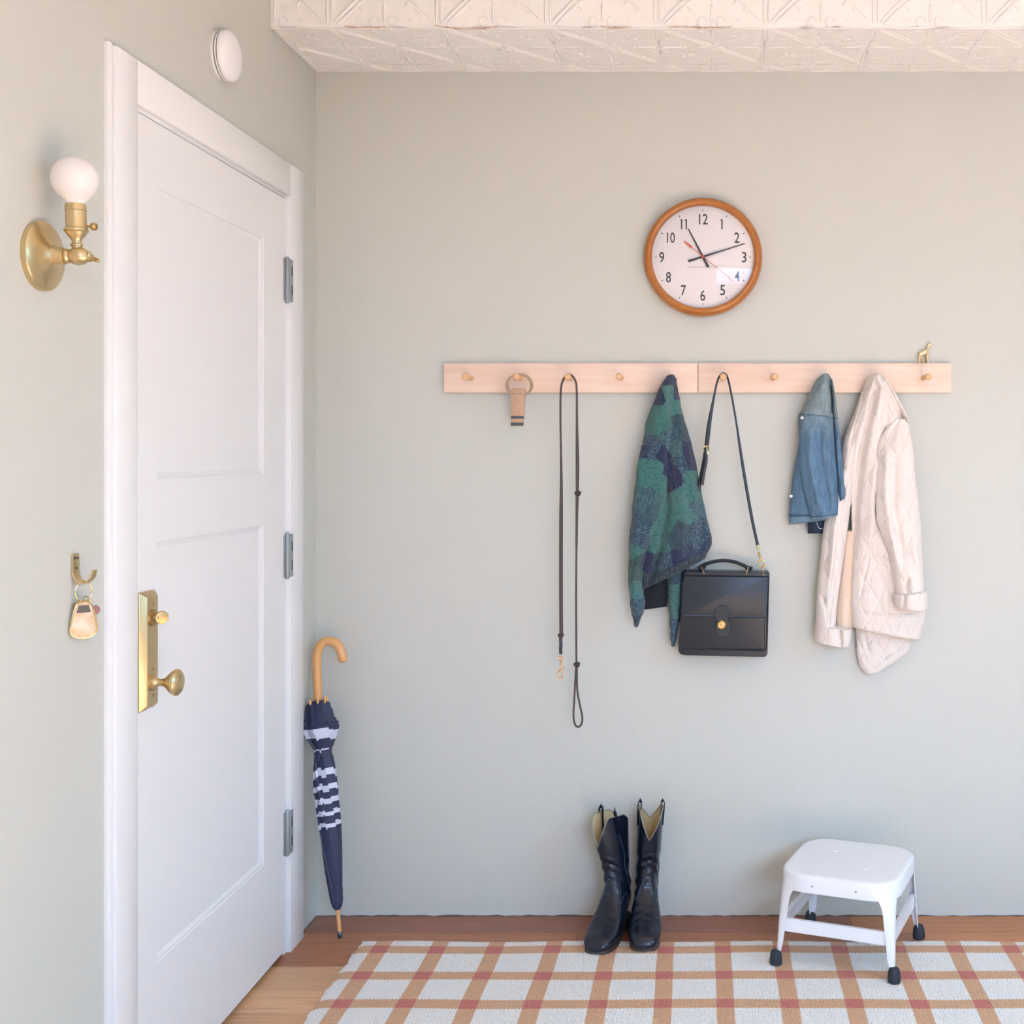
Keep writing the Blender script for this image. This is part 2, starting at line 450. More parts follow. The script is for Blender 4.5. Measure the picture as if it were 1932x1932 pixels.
for zc in (1.812, 1.071, .327):
    h = MB(); hy = -.262
    h.box(LX + .004, LX + CE + .0018, hy - .001, hy + .021, zc - .057, zc + .057)
    h.box(LF, LF + .002, hy - .022, hy - .008, zc - .057, zc + .057)
    h.lathe([(.0045, -.062), (.0062, -.058), (.0062, .058), (.0045, .062)], (LX + .012, hy - .006, zc), seg=16)
    hg = h.build('hinge', M['steel'], door, bevel=.0008)
    for dz in (-.026, .026):
        s = MB(); s.box(LX + CE + .001, LX + CE + .0025, hy + .009, hy + .013, zc + dz - .013, zc + dz + .013)
        s.build('slot', M['dark'], hg)
# lock plate
EX = LF
pl = MB(); a0, a1, b0, b1 = -1.084, -1.018, .828, 1.067; e = .011; ph = .016
oo = [(a0, b0), (a1, b0), (a1, b1), (a0, b1)]; ii = [(a0 + e, b0 + e), (a1 - e, b0 + e), (a1 - e, b1 - e), (a0 + e, b1 - e)]
pl.add([Vector((EX, p[0], p[1])) for p in oo] + [Vector((EX + .004, p[0], p[1])) for p in oo] + [Vector((EX + ph, p[0], p[1])) for p in ii],
       [(k, (k + 1) % 4, 4 + (k + 1) % 4, 4 + k) for k in range(4)] + [(4 + k, 4 + (k + 1) % 4, 8 + (k + 1) % 4, 8 + k) for k in range(4)] + [(8, 9, 10, 11)])
plate = pl.build('lock_plate', M['brass'], door, bevel=.0008)
XA = EX + ph; YC = -1.051
k = MB(); k.lathe([(.017, 0), (.017, .003), (.011, .006), (.008, .010), (.0068, .018), (.0085, .024), (.0145, .031), (.0225, .039), (.0268, .045), (.0268, .050), (.022, .055), (.013, .0585), (.004, .060), (0, .060)], (XA, YC, .883), (1, 0, 0), 40)
k.build('door_knob', M['brass'], plate)
k = MB(); k.lathe([(.017, 0), (.017, .003), (.007, .005), (.0055, .009), (.0055, .014)], (XA, YC, 1.014), (1, 0, 0), 28)
k.lathe([(.004, -.004), (.012, -.003), (.0132, 0), (.012, .003), (.004, .004)], (XA + .017, YC + .002, 1.014), (.55, -.8, 0), 28)
k.build('thumb_turn', M['brassd'], plate)
for z in (1.042, .910, .857):
    k = MB(); k.lathe([(.0028, 0), (.0028, .0012), (.001, .0018)], (XA, YC, z), (1, 0, 0), 10); k.build('screw', M['brassd'], plate)

# ---------------------------------------------------------------- sconce
SYC, SZC = -1.411, 1.686
sc = thing('wall_sconce', (LX, SYC, SZC), 'brass wall sconce with frosted globe bulb, mounted beside the white door casing', 'wall lamp')
b = MB(); b.lathe([(.060, 0), (.060, .005), (.0595, .009), (.057, .0115), (.040, .017), (.026, .021), (.018, .026), (.0155, .032), (.0145, .040), (.014, .043)], (LX, SYC, SZC), (1, 0, 0), 56)
b.build('backplate', M['brass'], sc)
b = MB(); b.ball((LX + .0155, SYC - .035, SZC + .002), .0018, 8); b.build('screw', M['gold'], sc)
b = MB()
b.lathe([(.0115, .040), (.0125, .0415), (.0125, .044), (.010, .045), (.0125, .046), (.0125, .049), (.010, .052), (.0135, .056), (.016, .064), (.015, .073), (.011, .080), (.0075, .083), (.008, .086), (.004, .089)], (LX, SYC, SZC), (1, 0, 0), 28)
b.build('arm', M['brass'], sc)
AX = LX + .064
b = MB(); b.lathe([(.002, 0), (.0065, .002), (.0065, .006), (.004, .008), (.0035, .018), (.0015, .020)], (LX + .083, SYC, SZC - .002), (1, 0, -.35), 14); b.tube([(LX + .094, SYC - .007, SZC - .006), (LX + .094, SYC + .007, SZC - .006)], .0028, 8)
b.build('wing_screw', M['brassd'], sc)
sk = MB(); TA = (-.035, 0, 1)
sk.lathe([(.006, .008), (.0080, .011), (.0080, .016), (.010, .017), (.010, .020), (.0078, .022), (.0078, .026), (.0095, .030), (.0135, .034), (.0165, .039), (.018, .0415), (.0197, .0425), (.0197, .0455), (.0178, .047), (.0170, .049), (.0165, .077), (.0176, .078), (.0168, .080), (.0168, .086), (.0158, .089), (.013, .089)], (AX, SYC, SZC), TA, 36)
sk.build('socket', M['brass'], sc)
b = MB(); b.lathe([(.0022, 0), (.0022, .008), (.0055, .0095), (.0070, .014), (.0055, .0185), (.001, .020)], (AX + .014, SYC, SZC + .051), (1, .1, 0), 14); b.build('switch_key', M['brassd'], sc)
b = MB(); R = .0385; zc = .1325; pr = [(.0135, .086), (.0148, .0905), (.0175, .0955), (.0205, .0985)]
for q in range(1, 17):
    a = math.radians(147) * (1 - q / 16); 
    pr.append((R * math.sin(a), zc - R * math.cos(PI - a) * -1 if False else zc + R * math.cos(a)))
b.lathe(pr, (AX, SYC, SZC), TA, 40); b.build('light_bulb', M['opal'], sc, ang=60)

# ---------------------------------------------------------------- smoke detector
sdd = 1.162 * FPX / (1350 - 413); sdy = 1.15 * FPX / (1350 - 426) - CAMD
sdz = CAMZ + (855 - 106) * (CAMD + sdy) / FPX
sd = thing('smoke_detector', (LX, sdy, sdz), 'round white smoke detector on the green wall above the door', 'smoke detector')
b = MB(); b.lathe([(.057, 0), (.057, .006), (.0575, .006)], (LX, sdy, sdz), (1, 0, 0), 48); b.lathe([(.0575, .0085), (.0575, .012), (.056, .012)], (LX, sdy, sdz), (1, 0, 0), 48); b.build('base', M['plastic'], sd)
b = MB(); b.lathe([(.0545, .004), (.0545, .016)], (LX, sdy, sdz), (1, 0, 0), 48); b.build('vent_gap', M['dark'], sd)
b = MB(); b.lathe([(.0585, .0145), (.0592, .017), (.0585, .022), (.054, .029), (.044, .034), (.030, .037), (.012, .0385), (0, .0388)], (LX, sdy, sdz), (1, 0, 0), 56); b.build('cover', M['plastic'], sd)
b = MB(); b.box(LX + .021, LX + .0335, sdy + .043, sdy + .058, sdz - .004, sdz + .003); b.build('button', plain('grey_plastic', srgb(200, 198, 198), .4), sd, bevel=.001)

# ---------------------------------------------------------------- hook and keys
HY, HZ = -1.302, 1.165
hk = MB(); pts = [(LX + .002, HZ), (LX + .002, HZ - .012), (LX + .002, HZ - .030), (LX + .0035, HZ - .040), (LX + .009, HZ - .049), (LX + .017, HZ - .053), (LX + .026, HZ - .050), (LX + .0325, HZ - .043), (LX + .0355, HZ - .034), (LX + .037, HZ - .029)]
P = catmull([(p[0], HY, p[1]) for p in pts], 5)
R = []
for i, p in enumerate(P):
    t = (P[min(i + 1, len(P) - 1)] - P[max(i - 1, 0)]).normalized(); n = Vector((t.z, 0, -t.x)); hw = .012 if i > 3 else .012 - .0008 * (3 - i) ** 1.3
    if i > len(P) - 6: hw = .009 - .0006 * (i - len(P) + 6) ** 1.2
    elif i > 20: hw = .012 - .0002 * (i - 20)
    R.append([p + n * s * .0015 + Vector((0, u * hw, 0)) for s, u in ((1, -1), (1, 1), (-1, 1), (-1, -1))])
hk.rings(R)
hroot = thing('coat_hook', (LX, HY, HZ - .05), 'small brass wall hook holding a bunch of keys', 'hook')
hk.build('hook', M['brass'], hroot, bevel=.0005, ang=50)
for dy, dz in ((-.005, .008), (.004, .008), (0, .026)):
    b = MB(); b.lathe([(.0022, 0), (.0022, .0008), (.0008, .001)], (LX + .0035, HY + dy, HZ - dz), (1, 0, 0), 10); b.build('screw', M['dark'], hroot)
kr = thing('key_ring', (LX + .017, HY, 1.04), 'bunch of keys with a pearly gold tag hanging from the brass hook', 'keys')
b = MB(); c = Vector((LX + .017, HY, HZ - .069)); b.torus(c, .0145, .0013, (1, -.8, 0), 32, 1.3); b.torus(c + Vector((.004, .002, -.017)), .008, .0009, (.3, 1, 0), 24); b.build('ring', M['gold'], kr)
c = Vector((LX + .018, HY - .004, 1.045)); e1 = Vector((.72, .70, 0)).normalized(); nrm = Vector((.70, -.72, 0)).normalized()
poly = [(-.011, .030), (-.016, .018), (-.021, -.004), (-.0225, -.017), (-.018, -.026), (-.008, -.031), (.008, -.031), (.018, -.026), (.0225, -.017), (.021, -.004), (.016, .018), (.011, .030), (.004, .034), (-.004, .034)]
poly = [(p.x, p.y) for p in catmull([(a, b_, 0) for a, b_ in poly], 3, closed=True)]
b = MB(); b.prism(poly, lambda u, v, d: c + e1 * u + Vector((0, 0, v)) + nrm * d, -.002, .003)
t = NT('pearly_gold'); t.set(Roughness=.42, Metallic=.1); t.base(t.ramp(t.noise(40, 2), [(.35, srgb(214, 180, 138)), (.6, srgb(226, 208, 188))])); M['pearl'] = t.m
b.build('tag', M['pearl'], kr, bevel=.001)
b = MB(); b.tube([c + e1 * p[0] * 1.0 + Vector((0, 0, p[1])) + nrm * .003 for p in poly], .0016, 8, closed=True); b.build('tag_rim', M['gold'], kr)
b = MB(); b.prism([(-.012, .014), (.012, .014), (.008, .027), (-.008, .027)], lambda u, v, d: c + e1 * u + Vector((0, 0, v)) + nrm * d, .0031, .0042); b.build('slot', plain('dark_steel', srgb(96, 92, 90), .4, .7), kr)
for (du, dv, mt) in ((.004, -.034, M['brassd']), (-.006, -.028, M['brass'])):
    b = MB(); cc = c + e1 * du - nrm * .005
    b.prism([(-.003, .02), (-.003, dv), (0, dv - .004), (.003, dv), (.003, .02)], lambda u, v, d: cc + e1 * u + Vector((0, 0, v)) + nrm * d, -.001, .001)
    b.lathe([(.010, -.001), (.010, .001)], cc + Vector((0, 0, .024)), tuple(nrm), 20); b.build('key', mt, kr)
b = MB(); cc = c + e1 * .021 - nrm * .003 + Vector((0, 0, .016)); b.lathe([(.001, -.003), (.008, -.002), (.009, 0), (.008, .002), (.001, .003)], cc, tuple(nrm), 12); b.build('charm', plain('plum_enamel', srgb(150, 112, 108), .4), kr)

# ---------------------------------------------------------------- clock
CX, CZ = (1327 - 1350) / 648 - .0008, CAMZ + (855 - 485.6) / 648 - .0035
ck = thing('wall_clock', (CX, 0, CZ), 'round wall clock with amber wood rim and white numbered dial', 'clock')
b = MB(); RO = .1715
b.lathe([(.160, 0), (.166, .003), (.1705, .012), (RO, .022), (.1700, .032), (.1655, .040), (.160, .044), (.1545, .0445), (.1495, .041), (.1475, .034), (.1475, .022)], (CX, 0, CZ), (0, -1, 0), 96, cap=False); b.build('rim', M['clockwood'], ck, ang=70)
FY = -.026
b = MB(); b.lathe([(.001, 0), (.150, 0), (.150, .004), (.001, .004)], (CX, FY + .004, CZ), (0, -1, 0), 72); b.build('dial', M['face'], ck)
def text_mesh(s, sx, sz, cx, cz, y, depth=.0004, rot=0, offset=0.0):
    cu = bpy.data.curves.new('t', 'FONT'); cu.body = s; cu.align_x = 'CENTER'; cu.align_y = 'CENTER'; cu.extrude = .02; cu.offset = offset; cu.resolution_u = 6
    o = bpy.data.objects.new('t', cu); COL.objects.link(o)
    dg = bpy.context.evaluated_depsgraph_get(); dg.update()
    me = bpy.data.meshes.new_from_object(o.evaluated_get(dg)); bpy.data.objects.remove(o)
    xs = [v.co.x for v in me.vertices]; ys_ = [v.co.y for v in me.vertices]
    w_, h_ = max(xs) - min(xs), max(ys_) - min(ys_); mx, my = (max(xs) + min(xs)) / 2, (max(ys_) + min(ys_)) / 2
    out = [Vector((cx + (v.co.x - mx) / w_ * sx, y - (depth if v.co.z > 0 else 0), cz + (v.co.y - my) / h_ * sz)) for v in me.vertices]
    fs = [tuple(p.vertices) for p in me.polygons]; bpy.data.meshes.remove(me); return out, fs
k = (CAMD + FY) / FPX      # metres per pixel at the dial
pos = {12: (942, 448, 106), 1: (1168, 510, 22), 2: (1350, 672, 60), 3: (1437, 910, 56), 4: (1352, 1140, 60), 5: (1175, 1310, 60), 6: (935, 1375, 60), 7: (700, 1313, 62), 8: (518, 1153, 60), 9: (436, 910, 60), 10: (547, 672, 98), 11: (706, 510, 74)}
for n_, (zx, zy, wd) in pos.items():
    cx_ = CX + (zx - 937) / 6.44 * k; cz_ = CZ - (zy - 908) / 6.44 * k
    s_ = str(n_); num = MB()
    if n_ in (1, 11):      # plain strokes
        xs = [0] if n_ == 1 else [-28, 28]
        for q in xs:
            X = cx_ + q / 6.44 * k; num.box(X - .0019, X + .0019, FY - .0006, FY, cz_ - .0145, cz_ + .0145)
            num.add([Vector((X - .0019, FY - .0006, cz_ + .0145)), Vector((X - .0052, FY - .0006, cz_ + .011)), Vector((X - .0019, FY - .0006, cz_ + .0105)), Vector((X - .0019, FY, cz_ + .0145)), Vector((X - .0052, FY, cz_ + .011)), Vector((X - .0019, FY, cz_ + .0105))], [(0, 1, 2), (3, 5, 4), (0, 3, 4, 1), (1, 4, 5, 2), (0, 2, 5, 3)])
    else:
        vs, fs = text_mesh(s_, wd / 6.44 * k, .0302, cx_, cz_, FY, offset=.008); num.add(vs, fs)
    num.build('numeral', M['ink'], ck, smooth=False)
b = MB()
for i in range(60):
    a = i * PI / 30; big = i % 5 == 0; r0, r1, hw = (.1335, .1385, .0011) if big else (.1365, .1385, .00035)
    Mx = Matrix.Translation((CX, 0, CZ)) @ Matrix.Rotation(a, 4, 'Y')
    b.box(-hw, hw, FY - .0005, FY, r0, r1, Mx)
b.build('minute_marks', M['ink'], ck, smooth=False)
vs, fs = text_mesh('SCHOOLHOUSE', .0905, .0062, CX, CZ - .0285, FY); b = MB(); b.add(vs, fs); b.build('lettering', M['pinkink'], ck, smooth=False)
def hand(name, ang, prof, y, m):
    b = MB(); Mx = Matrix.Translation((CX, y, CZ)) @ Matrix.Rotation(ang, 4, 'Y')
    pl_ = [(w_, l) for l, w_ in prof] + [(-w_, l) for l, w_ in reversed(prof)]
    b.prism(pl_, lambda u, v, d: Mx @ Vector((u, d, v)), 0, -.0012); return b.build(name, m, ck)
hand('hour_hand', math.atan2(-179, 343), [(-.034, .0036), (0, .0031), (.091, .0017)], FY - .004, M['ink'])
hand('minute_hand', math.atan2(515, 160), [(-.044, .0033), (0, .0028), (.127, .0011)], FY - .0065, M['ink'])
hand('second_hand', math.atan2(378, -307), [(-.070, .0016), (-.042, .0036), (-.0415, .0010), (0, .0008), (.115, .0005)], FY - .009, M['red'])
b = MB(); b.lathe([(.0035, 0), (.0035, .011), (.002, .012)], (CX, FY, CZ), (0, -1, 0), 20); b.build('hub', M['red'], ck)
# domed glass
gm = bpy.data.materials.new('clock_glass'); gm.use_nodes = True; nt = gm.node_tree; nt.nodes.clear()
o_ = nt.nodes.new('ShaderNodeOutputMaterial'); mx_ = nt.nodes.new('ShaderNodeMixShader'); tr = nt.nodes.new('ShaderNodeBsdfTransparent'); gl = nt.nodes.new('ShaderNodeBsdfGlossy'); gl.inputs['Roughness'].default_value = .035
fz = nt.nodes.new('ShaderNodeFresnel'); fz.inputs[0].default_value = 1.36
nt.links.new(fz.outputs[0], mx_.inputs[0]); nt.links.new(tr.outputs[0], mx_.inputs[1]); nt.links.new(gl.outputs[0], mx_.inputs[2]); nt.links.new(mx_.outputs[0], o_.inputs[0])
b = MB(); prof = [(.148 * math.sin(a), .040 + .030 * (math.cos(a) - 0)) for a in [PI / 2 * (1 - q / 12) for q in range(13)]]
prof = [(.148 * q / 14, .039 + .0125 * (1 - (q / 14) ** 2)) for q in range(14, -1, -1)]
b.lathe(prof, (CX, 0, CZ), (0, -1, 0), 72, cap=False); b.build('glass', gm, ck, ang=80)

# ---------------------------------------------------------------- peg rails
RZ0, RZ1, RT = 1.5222, 1.6072, .019
PEGZ = 1.5645
def rail(x0, x1, pegs, label, covered=()):
    r = thing('peg_rail', ((x0 + x1) / 2, 0, RZ0), label, 'peg rail', 'pale wooden peg rails on the wall')
    b = MB(); b.box(x0, x1, -RT, 0, RZ0, RZ1); b.build('board', M['maple'], r, bevel=.0012)
    for ip, x in enumerate(pegs):
        kk = .70 if ip in covered else 1
        b = MB(); b.lathe([(q_[0], q_[1] * kk) for q_ in [(.0075, -.004), (.0072, .010), (.0056, .030), (.0052, .052), (.0062, .064), (.0088, .071), (.0098, .077), (.0095, .082), (.0075, .086), (.003, .0875), (0, .0876)]], (x, -RT, PEGZ), (0, -1, -.015), 24)
        b.build('peg', M['peg'], r)
LP = [-.708 + .145 * i for i in range(5)]; RP = [.022 + .145 * i for i in range(5)]
rail(-.787, -.0515, LP, 'pale wooden peg rail holding the leash and the green plaid cardigan', (4,))
rail(-.0500, .683, RP, 'pale wooden peg rail holding the black bag, the denim jacket and the cream coat', (2, 3))

# ---------------------------------------------------------------- giraffe
GY = -.010; gk = (CAMD + GY) / FPX
def G(zx, zy, dy=0): v = W(1710 + zx / 27.6, 640 + zy / 27.6, GY); return Vector((v.x, GY + dy, v.z + .0))
gf = thing('giraffe_figurine', (W(1743, 686, GY).x, GY, RZ1), 'tiny golden giraffe figurine standing on top of the peg rail', 'figurine')
b = MB(); zf = 1262
def leg(a, bq, c_, dy): b.tube(catmull([G(*a, dy * .5), G(*bq, dy), G(*c_, dy)], 5), [.0040, .0038, .0035, .0033, .0030, .0028, .0027, .0026, .0026, .0028, .0031], 8)
leg((720, 800), (670, 1000), (680, 1250), -.004); leg((760, 830), (840, 1040), (920, 1250), .004); leg((1060, 760), (1090, 1000), (1110, 1250), -.004); leg((1090, 760), (1140, 1000), (1150, 1250), .004)
b.tube(catmull([G(660, 800), G(740, 780), G(880, 720), G(1020, 650), G(1100, 560), G(1130, 420), G(1170, 280), G(1200, 220)], 4), [.0035, .0060, .0070, .0072, .0073, .0073, .0072, .0072, .0071, .0072, .0073, .0074, .0073, .0068, .0062, .0056, .0051, .0047, .0045, .0043, .0041, .0040, .0039, .0038, .0037, .0037, .0037, .0036, .0034], 12)
b.tube(catmull([G(1170, 240), G(1260, 310), G(1330, 390)], 4), [.0034, .0036, .0034, .003, .0027, .0025, .0024, .0023, .0015], 10)
for s in (-1, 1):
    b.tube([G(1190, 220, s * .002), G(1210, 130, s * .0025)], [.0009, .0013], 6); b.tube([G(1150, 240, s * .003), G(1100, 215, s * .007)], [.0018, .0008], 6)
b.tube(catmull([G(670, 780), G(590, 860), G(540, 950)], 4), [.0014] * 6 + [.002, .0022, .001], 6)
t = NT('spotted_gold'); t.set(Roughness=.35, Metallic=.55); v = t.n('ShaderNodeTexVoronoi'); v.inputs['Scale'].default_value = 170; t.l(t.obj(), v.inputs['Vector'])
t.base(t.ramp(v.outputs[0], [(.20, srgb(140, 106, 66)), (.30, srgb(240, 218, 178))])); b.build('body', t.m, gf)

# ---------------------------------------------------------------- rope tag on peg 2
hx = LP[1]
HYt = -.088
ht = thing('wooden_bar', (W(977, 770, -.07).x, -.07, W(977, 770, -.07).z), 'short tan wooden bar with two dark bands hanging by a rope loop', 'wooden bar')
b = MB()
rp = catmull([W(x_, y_, yy) for x_, y_, yy in ((980, 705.5, -.062), (995, 711, -.066), (1003, 724, -.07), (1001, 736, -.072), (992, 744, -.074), (980, 742, -.074), (968, 743, -.074), (959, 736, -.072), (957, 724, -.07), (964, 711, -.066))], 8, closed=True)
for ph_ in (0, 2 * PI / 3, 4 * PI / 3):
    b.tube([p + Vector((math.cos(i * .75 + ph_) * .0030, math.sin(i * .75 + ph_) * .0030, math.cos(i * .75 + ph_) * .001)) for i, p in enumerate(rp)], .0024, 6, closed=True)
b.build('rope_loop', M['rope'], ht)
def bar(y0_, y1_, x0a, x0b, x1a, x1b, d0, d1, bulge=0):
    m = MB(); A, B, C, D = W(x0a, y0_, -.07), W(x0b, y0_, -.07), W(x1b, y1_, -.07), W(x1a, y1_, -.07)
    q = [A, B, C, D]; vs = [Vector((p.x, d0, p.z)) for p in q] + [Vector((p.x, d1, p.z)) for p in q]
    m.add(vs, [(0, 1, 2, 3), (7, 6, 5, 4)] + [(k_, (k_ + 1) % 4, 4 + (k_ + 1) % 4, 4 + k_) for k_ in range(4)]); return m
bar(733, 802.5, 965.5, 992.5, 964.5, 987, -.064, -.077).build('bar', M['tagwood'], ht, bevel=.002)
for (ya, yb) in ((784.5, 790.5), (797, 803.3)):
    fa = (ya - 733) / 69.5; fb = (yb - 733) / 69.5
    bar(ya, yb, 965.5 - fa - .2, 992.5 - fa * 5.5 + .2, 965.5 - fb - .2, 992.5 - fb * 5.5 + .2, -.0635, -.0775).build('band', plain('charcoal_band', srgb(76, 86, 88), .6), ht, bevel=.0015)

# ---------------------------------------------------------------- leash
ls = thing('dog_leash', (LP[2], -.07, 1.2), 'long thin dark brown leather dog leash looped over a peg', 'leash')
b = MB(); y_ = -.07
L1 = [(1059, 1199), (1058.5, 1120), (1058.5, 1000), (1059, 900), (1057.5, 800), (1058, 740), (1062, 718), (1070, 707), (1078, 708), (1085, 717), (1088, 735), (1088.5, 800), (1089.5, 880), (1089, 930), (1088, 1000), (1087, 1120), (1087.5, 1250)]
P = catmull([W(a, c_, y_) for a, c_ in L1], 8)
wid = []
for p in P:
    pz = 855 - (p.z - CAMZ) * FPX / (CAMD + y_); left = p.x < LP[2]
    if left: wv = 2.0 if pz < 850 else (2.0 + 1.6 * min(1, (pz - 850) / 120))
    else: wv = 1.9 + 1.6 * math.exp(-((pz - 880) / 70) ** 2) + (.5 if 930 < pz < 1030 else 0)
    wid.append(wv * .0015)
b.tube(P, wid, 8, flat=(.55, 1), up=(0, 1, 0)); b.build('strap', M['leash'], ls)
b = MB(); P = catmull([W(a, c_, y_) for a, c_ in ((1087.5, 1250), (1085, 1290), (1083.5, 1320), (1082, 1350), (1085, 1367), (1091, 1371.5), (1097, 1366), (1098.5, 1352), (1094, 1330), (1089.5, 1305), (1088.5, 1280), (1088.5, 1250))], 6)
b.tube(P, .0028, 8, flat=(.6, 1), up=(0, 1, 0)); b.build('hand_loop', M['leash'], ls)
def knot(px, py, s=1.0):
    m = MB(); c_ = W(px, py, y_)
    pts_ = [c_ + Vector((math.cos(a) * .0062 * s, math.sin(a * 2) * .0045 * s, math.sin(a) * .0055 * s)) for a in [2 * PI * k_ / 18 for k_ in range(18)]]
    m.tube(pts_, .0034 * s, 8, closed=True); m.ball(c_, .0052 * s, 12); m.tube([c_, c_ + Vector((.011 * s, -.003, .004))], [.003, .0018], 6); m.build('knot', M['leash'], ls)
knot(1090, 931); knot(1088, 1254); knot(1058, 1199, .9)
b = MB(); P = [W(1058, c_, y_) for c_ in (1199, 1208, 1216, 1226, 1234)]
b.tube([p + Vector((-.0018, 0, 0)) for p in P], [.003, .0034, .0026, .0034, .003], 8); b.tube([p + Vector((.002, 0, 0)) for p in P], [.003, .0026, .0034, .0028, .003], 8); b.build('braid', plain('navy_leather', srgb(40, 48, 62), .4), ls)
b = MB(); c_ = W(1058, 1241, y_); b.torus(c_, .0062, .0016, (0, 1, 0), 20, .75); b.lathe([(.0022, .0), (.0036, .002), (.0036, .006), (.002, .008), (.0024, .012), (.0024, .024)], c_ + Vector((0, 0, -.004)), (0, 0, -1), 14)
P = catmull([W(a, d_, y_) for a, d_ in ((1058.5, 1262), (1054, 1267), (1052.5, 1273), (1055, 1278.5), (1060, 1279), (1062.5, 1273), (1062, 1266), (1061, 1262), (1058, 1258))], 4); b.tube(P, .0019, 8); b.tube([W(1061, 1262, y_), W(1065, 1259, y_)], .0014, 6)
b.build('snap_clip', plain('rose_gold', srgb(228, 178, 138), .25, 1), ls)

# ---------------------------------------------------------------- garments
def interp_rows(rows, t):
    n = len(rows) - 1; x = t * n; i = min(int(x), n - 1); f = x - i
    a, b_, c_, d_ = rows[max(i - 1, 0)], rows[i], rows[i + 1], rows[min(i + 2, n)]
    return [.5 * (2 * b_[k] + (c_[k] - a[k]) * f * .8 + (2 * a[k] * .8 - 5 * b_[k] + .2 * b_[k] * 2 + 4 * c_[k] - .8 * d_[k] + 0) * 0 + 0) if False else
            b_[k] * (2 * f ** 3 - 3 * f ** 2 + 1) + c_[k] * (-2 * f ** 3 + 3 * f ** 2) + (c_[k] - a[k]) * .5 * .7 * (f ** 3 - 2 * f ** 2 + f) + (d_[k] - b_[k]) * .5 * .7 * (f ** 3 - f ** 2) for k in range(len(b_))]
def segdist(px, py, poly):
    best = 1e9; tt = 0
    for i in range(len(poly) - 1):
        ax, ay = poly[i]; bx, by = poly[i + 1]; dx, dy = bx - ax, by - ay
        t = max(0, min(1, ((px - ax) * dx + (py - ay) * dy) / (dx * dx + dy * dy + 1e-9)))
        d = math.hypot(px - ax - dx * t, py - ay - dy * t)
        if d < best: best = d; tt = (i + t) / (len(poly) - 1)
    return best, tt
def cloth(name, parent, m, rows, yback, thick, folds=(), colf=None, nu=44, nv=90, prof=.55, tcap=.03, bcap=.02, backd=.006, wob=0.0, extra=None, rough_edge=0.0, ang=60):
    """rows: (xl, yl, xr, yr) in photo pixels from top to hem; thick: number or [(v, t)]; a closed volume hanging in front of yback"""
    rnd = random.Random(len(rows) * 13 + int(rows[0][0]))
    yr = yback - .03
    def th(v):
        if isinstance(thick, (int, float)): return thick
        for (a, ta), (b_, tb) in zip(thick, thick[1:]):
            if v <= b_: return ta + (tb - ta) * (v - a) / (b_ - a)
        return thick[-1][1]
    front, back, pxs = [], [], []
    ph = [rnd.uniform(0, 6.28) for _ in range(6)]
    for j in range(nv + 1):
        v = j / nv; xl, yl, xr_, yr_ = interp_rows(rows, v)
        e = rough_edge * (math.sin(v * 37 + ph[0]) + .6 * math.sin(v * 71 + ph[1])); xl += e; xr_ += rough_edge * (math.sin(v * 31 + ph[2]) + .6 * math.sin(v * 83 + ph[3]))
        cap = min(1, (v / tcap) if tcap else 1, ((1 - v) / bcap) if bcap else 1); cap = math.sqrt(max(0, 1 - (1 - max(cap, 0)) ** 2))
        fr_, bk, px_ = [], [], []
        for i in range(nu + 1):
            u = i / nu; us = .5 - .5 * math.cos(PI * u); us = .5 * u + .5 * us
            px, py = xl + (xr_ - xl) * us, yl + (yr_ - yl) * us
            s = max(0, math.sin(PI * us)) ** prof
            h = th(v) * s
            for poly, w_, amp in folds:
                d, tt = segdist(px, py, poly)
                if d < 3 * w_: h += 1.5 * amp * math.exp(-(d / w_) ** 2) * s ** .5 * min(1, math.sin(PI * min(max(tt, 0), 1)) * 2.5 + .25)
            if wob: h += wob * s * (math.sin(us * 9 + v * 5 + ph[4]) * .5 + math.sin(us * 17 - v * 7 + ph[5]) * .3 + .4 * math.sin(v * 19 + us * 4 + ph[1]))
            if extra: h += extra(us, v, px, py) * s
            h = max(h, .0015) * cap
            p = W(px, py, yr)
            fr_.append(Vector((p.x, yback - h, p.z))); bk.append(Vector((p.x, yback + backd * s * cap, p.z))); px_.append((px, py, us, v))
        front.append(fr_); back.append(bk); pxs.append(px_)
    mb = MB(); vs = [p for r in front for p in r] + [p for r in back for p in r]; N = (nu + 1) * (nv + 1); fs = []; cs = []
    for j in range(nv):
        for i in range(nu):
            a = j * (nu + 1) + i; b_ = a + 1; c_ = a + nu + 2; d_ = a + nu + 1
            cc = colf(*pxs[j][i]) if colf else (1, 1, 1, 1)
            fs.append((a, d_, c_, b_)); cs.append(cc); fs.append((N + a, N + b_, N + c_, N + d_)); cs.append(cc)
    for j in range(nv):
        for i in (0, nu):
            a = j * (nu + 1) + i; d_ = a + nu + 1; fs.append((a, d_, N + d_, N + a)); cs.append(colf(*pxs[j][i]) if colf else (1, 1, 1, 1))
    for i in range(nu):
        for j in (0, nv):
            a = j * (nu + 1) + i; fs.append((a, a + 1, N + a + 1, N + a)); cs.append(colf(*pxs[j][i]) if colf else (1, 1, 1, 1))
    mb.add(vs, fs, cs); return mb.build(name, m, parent, colors=bool(colf), ang=ang)

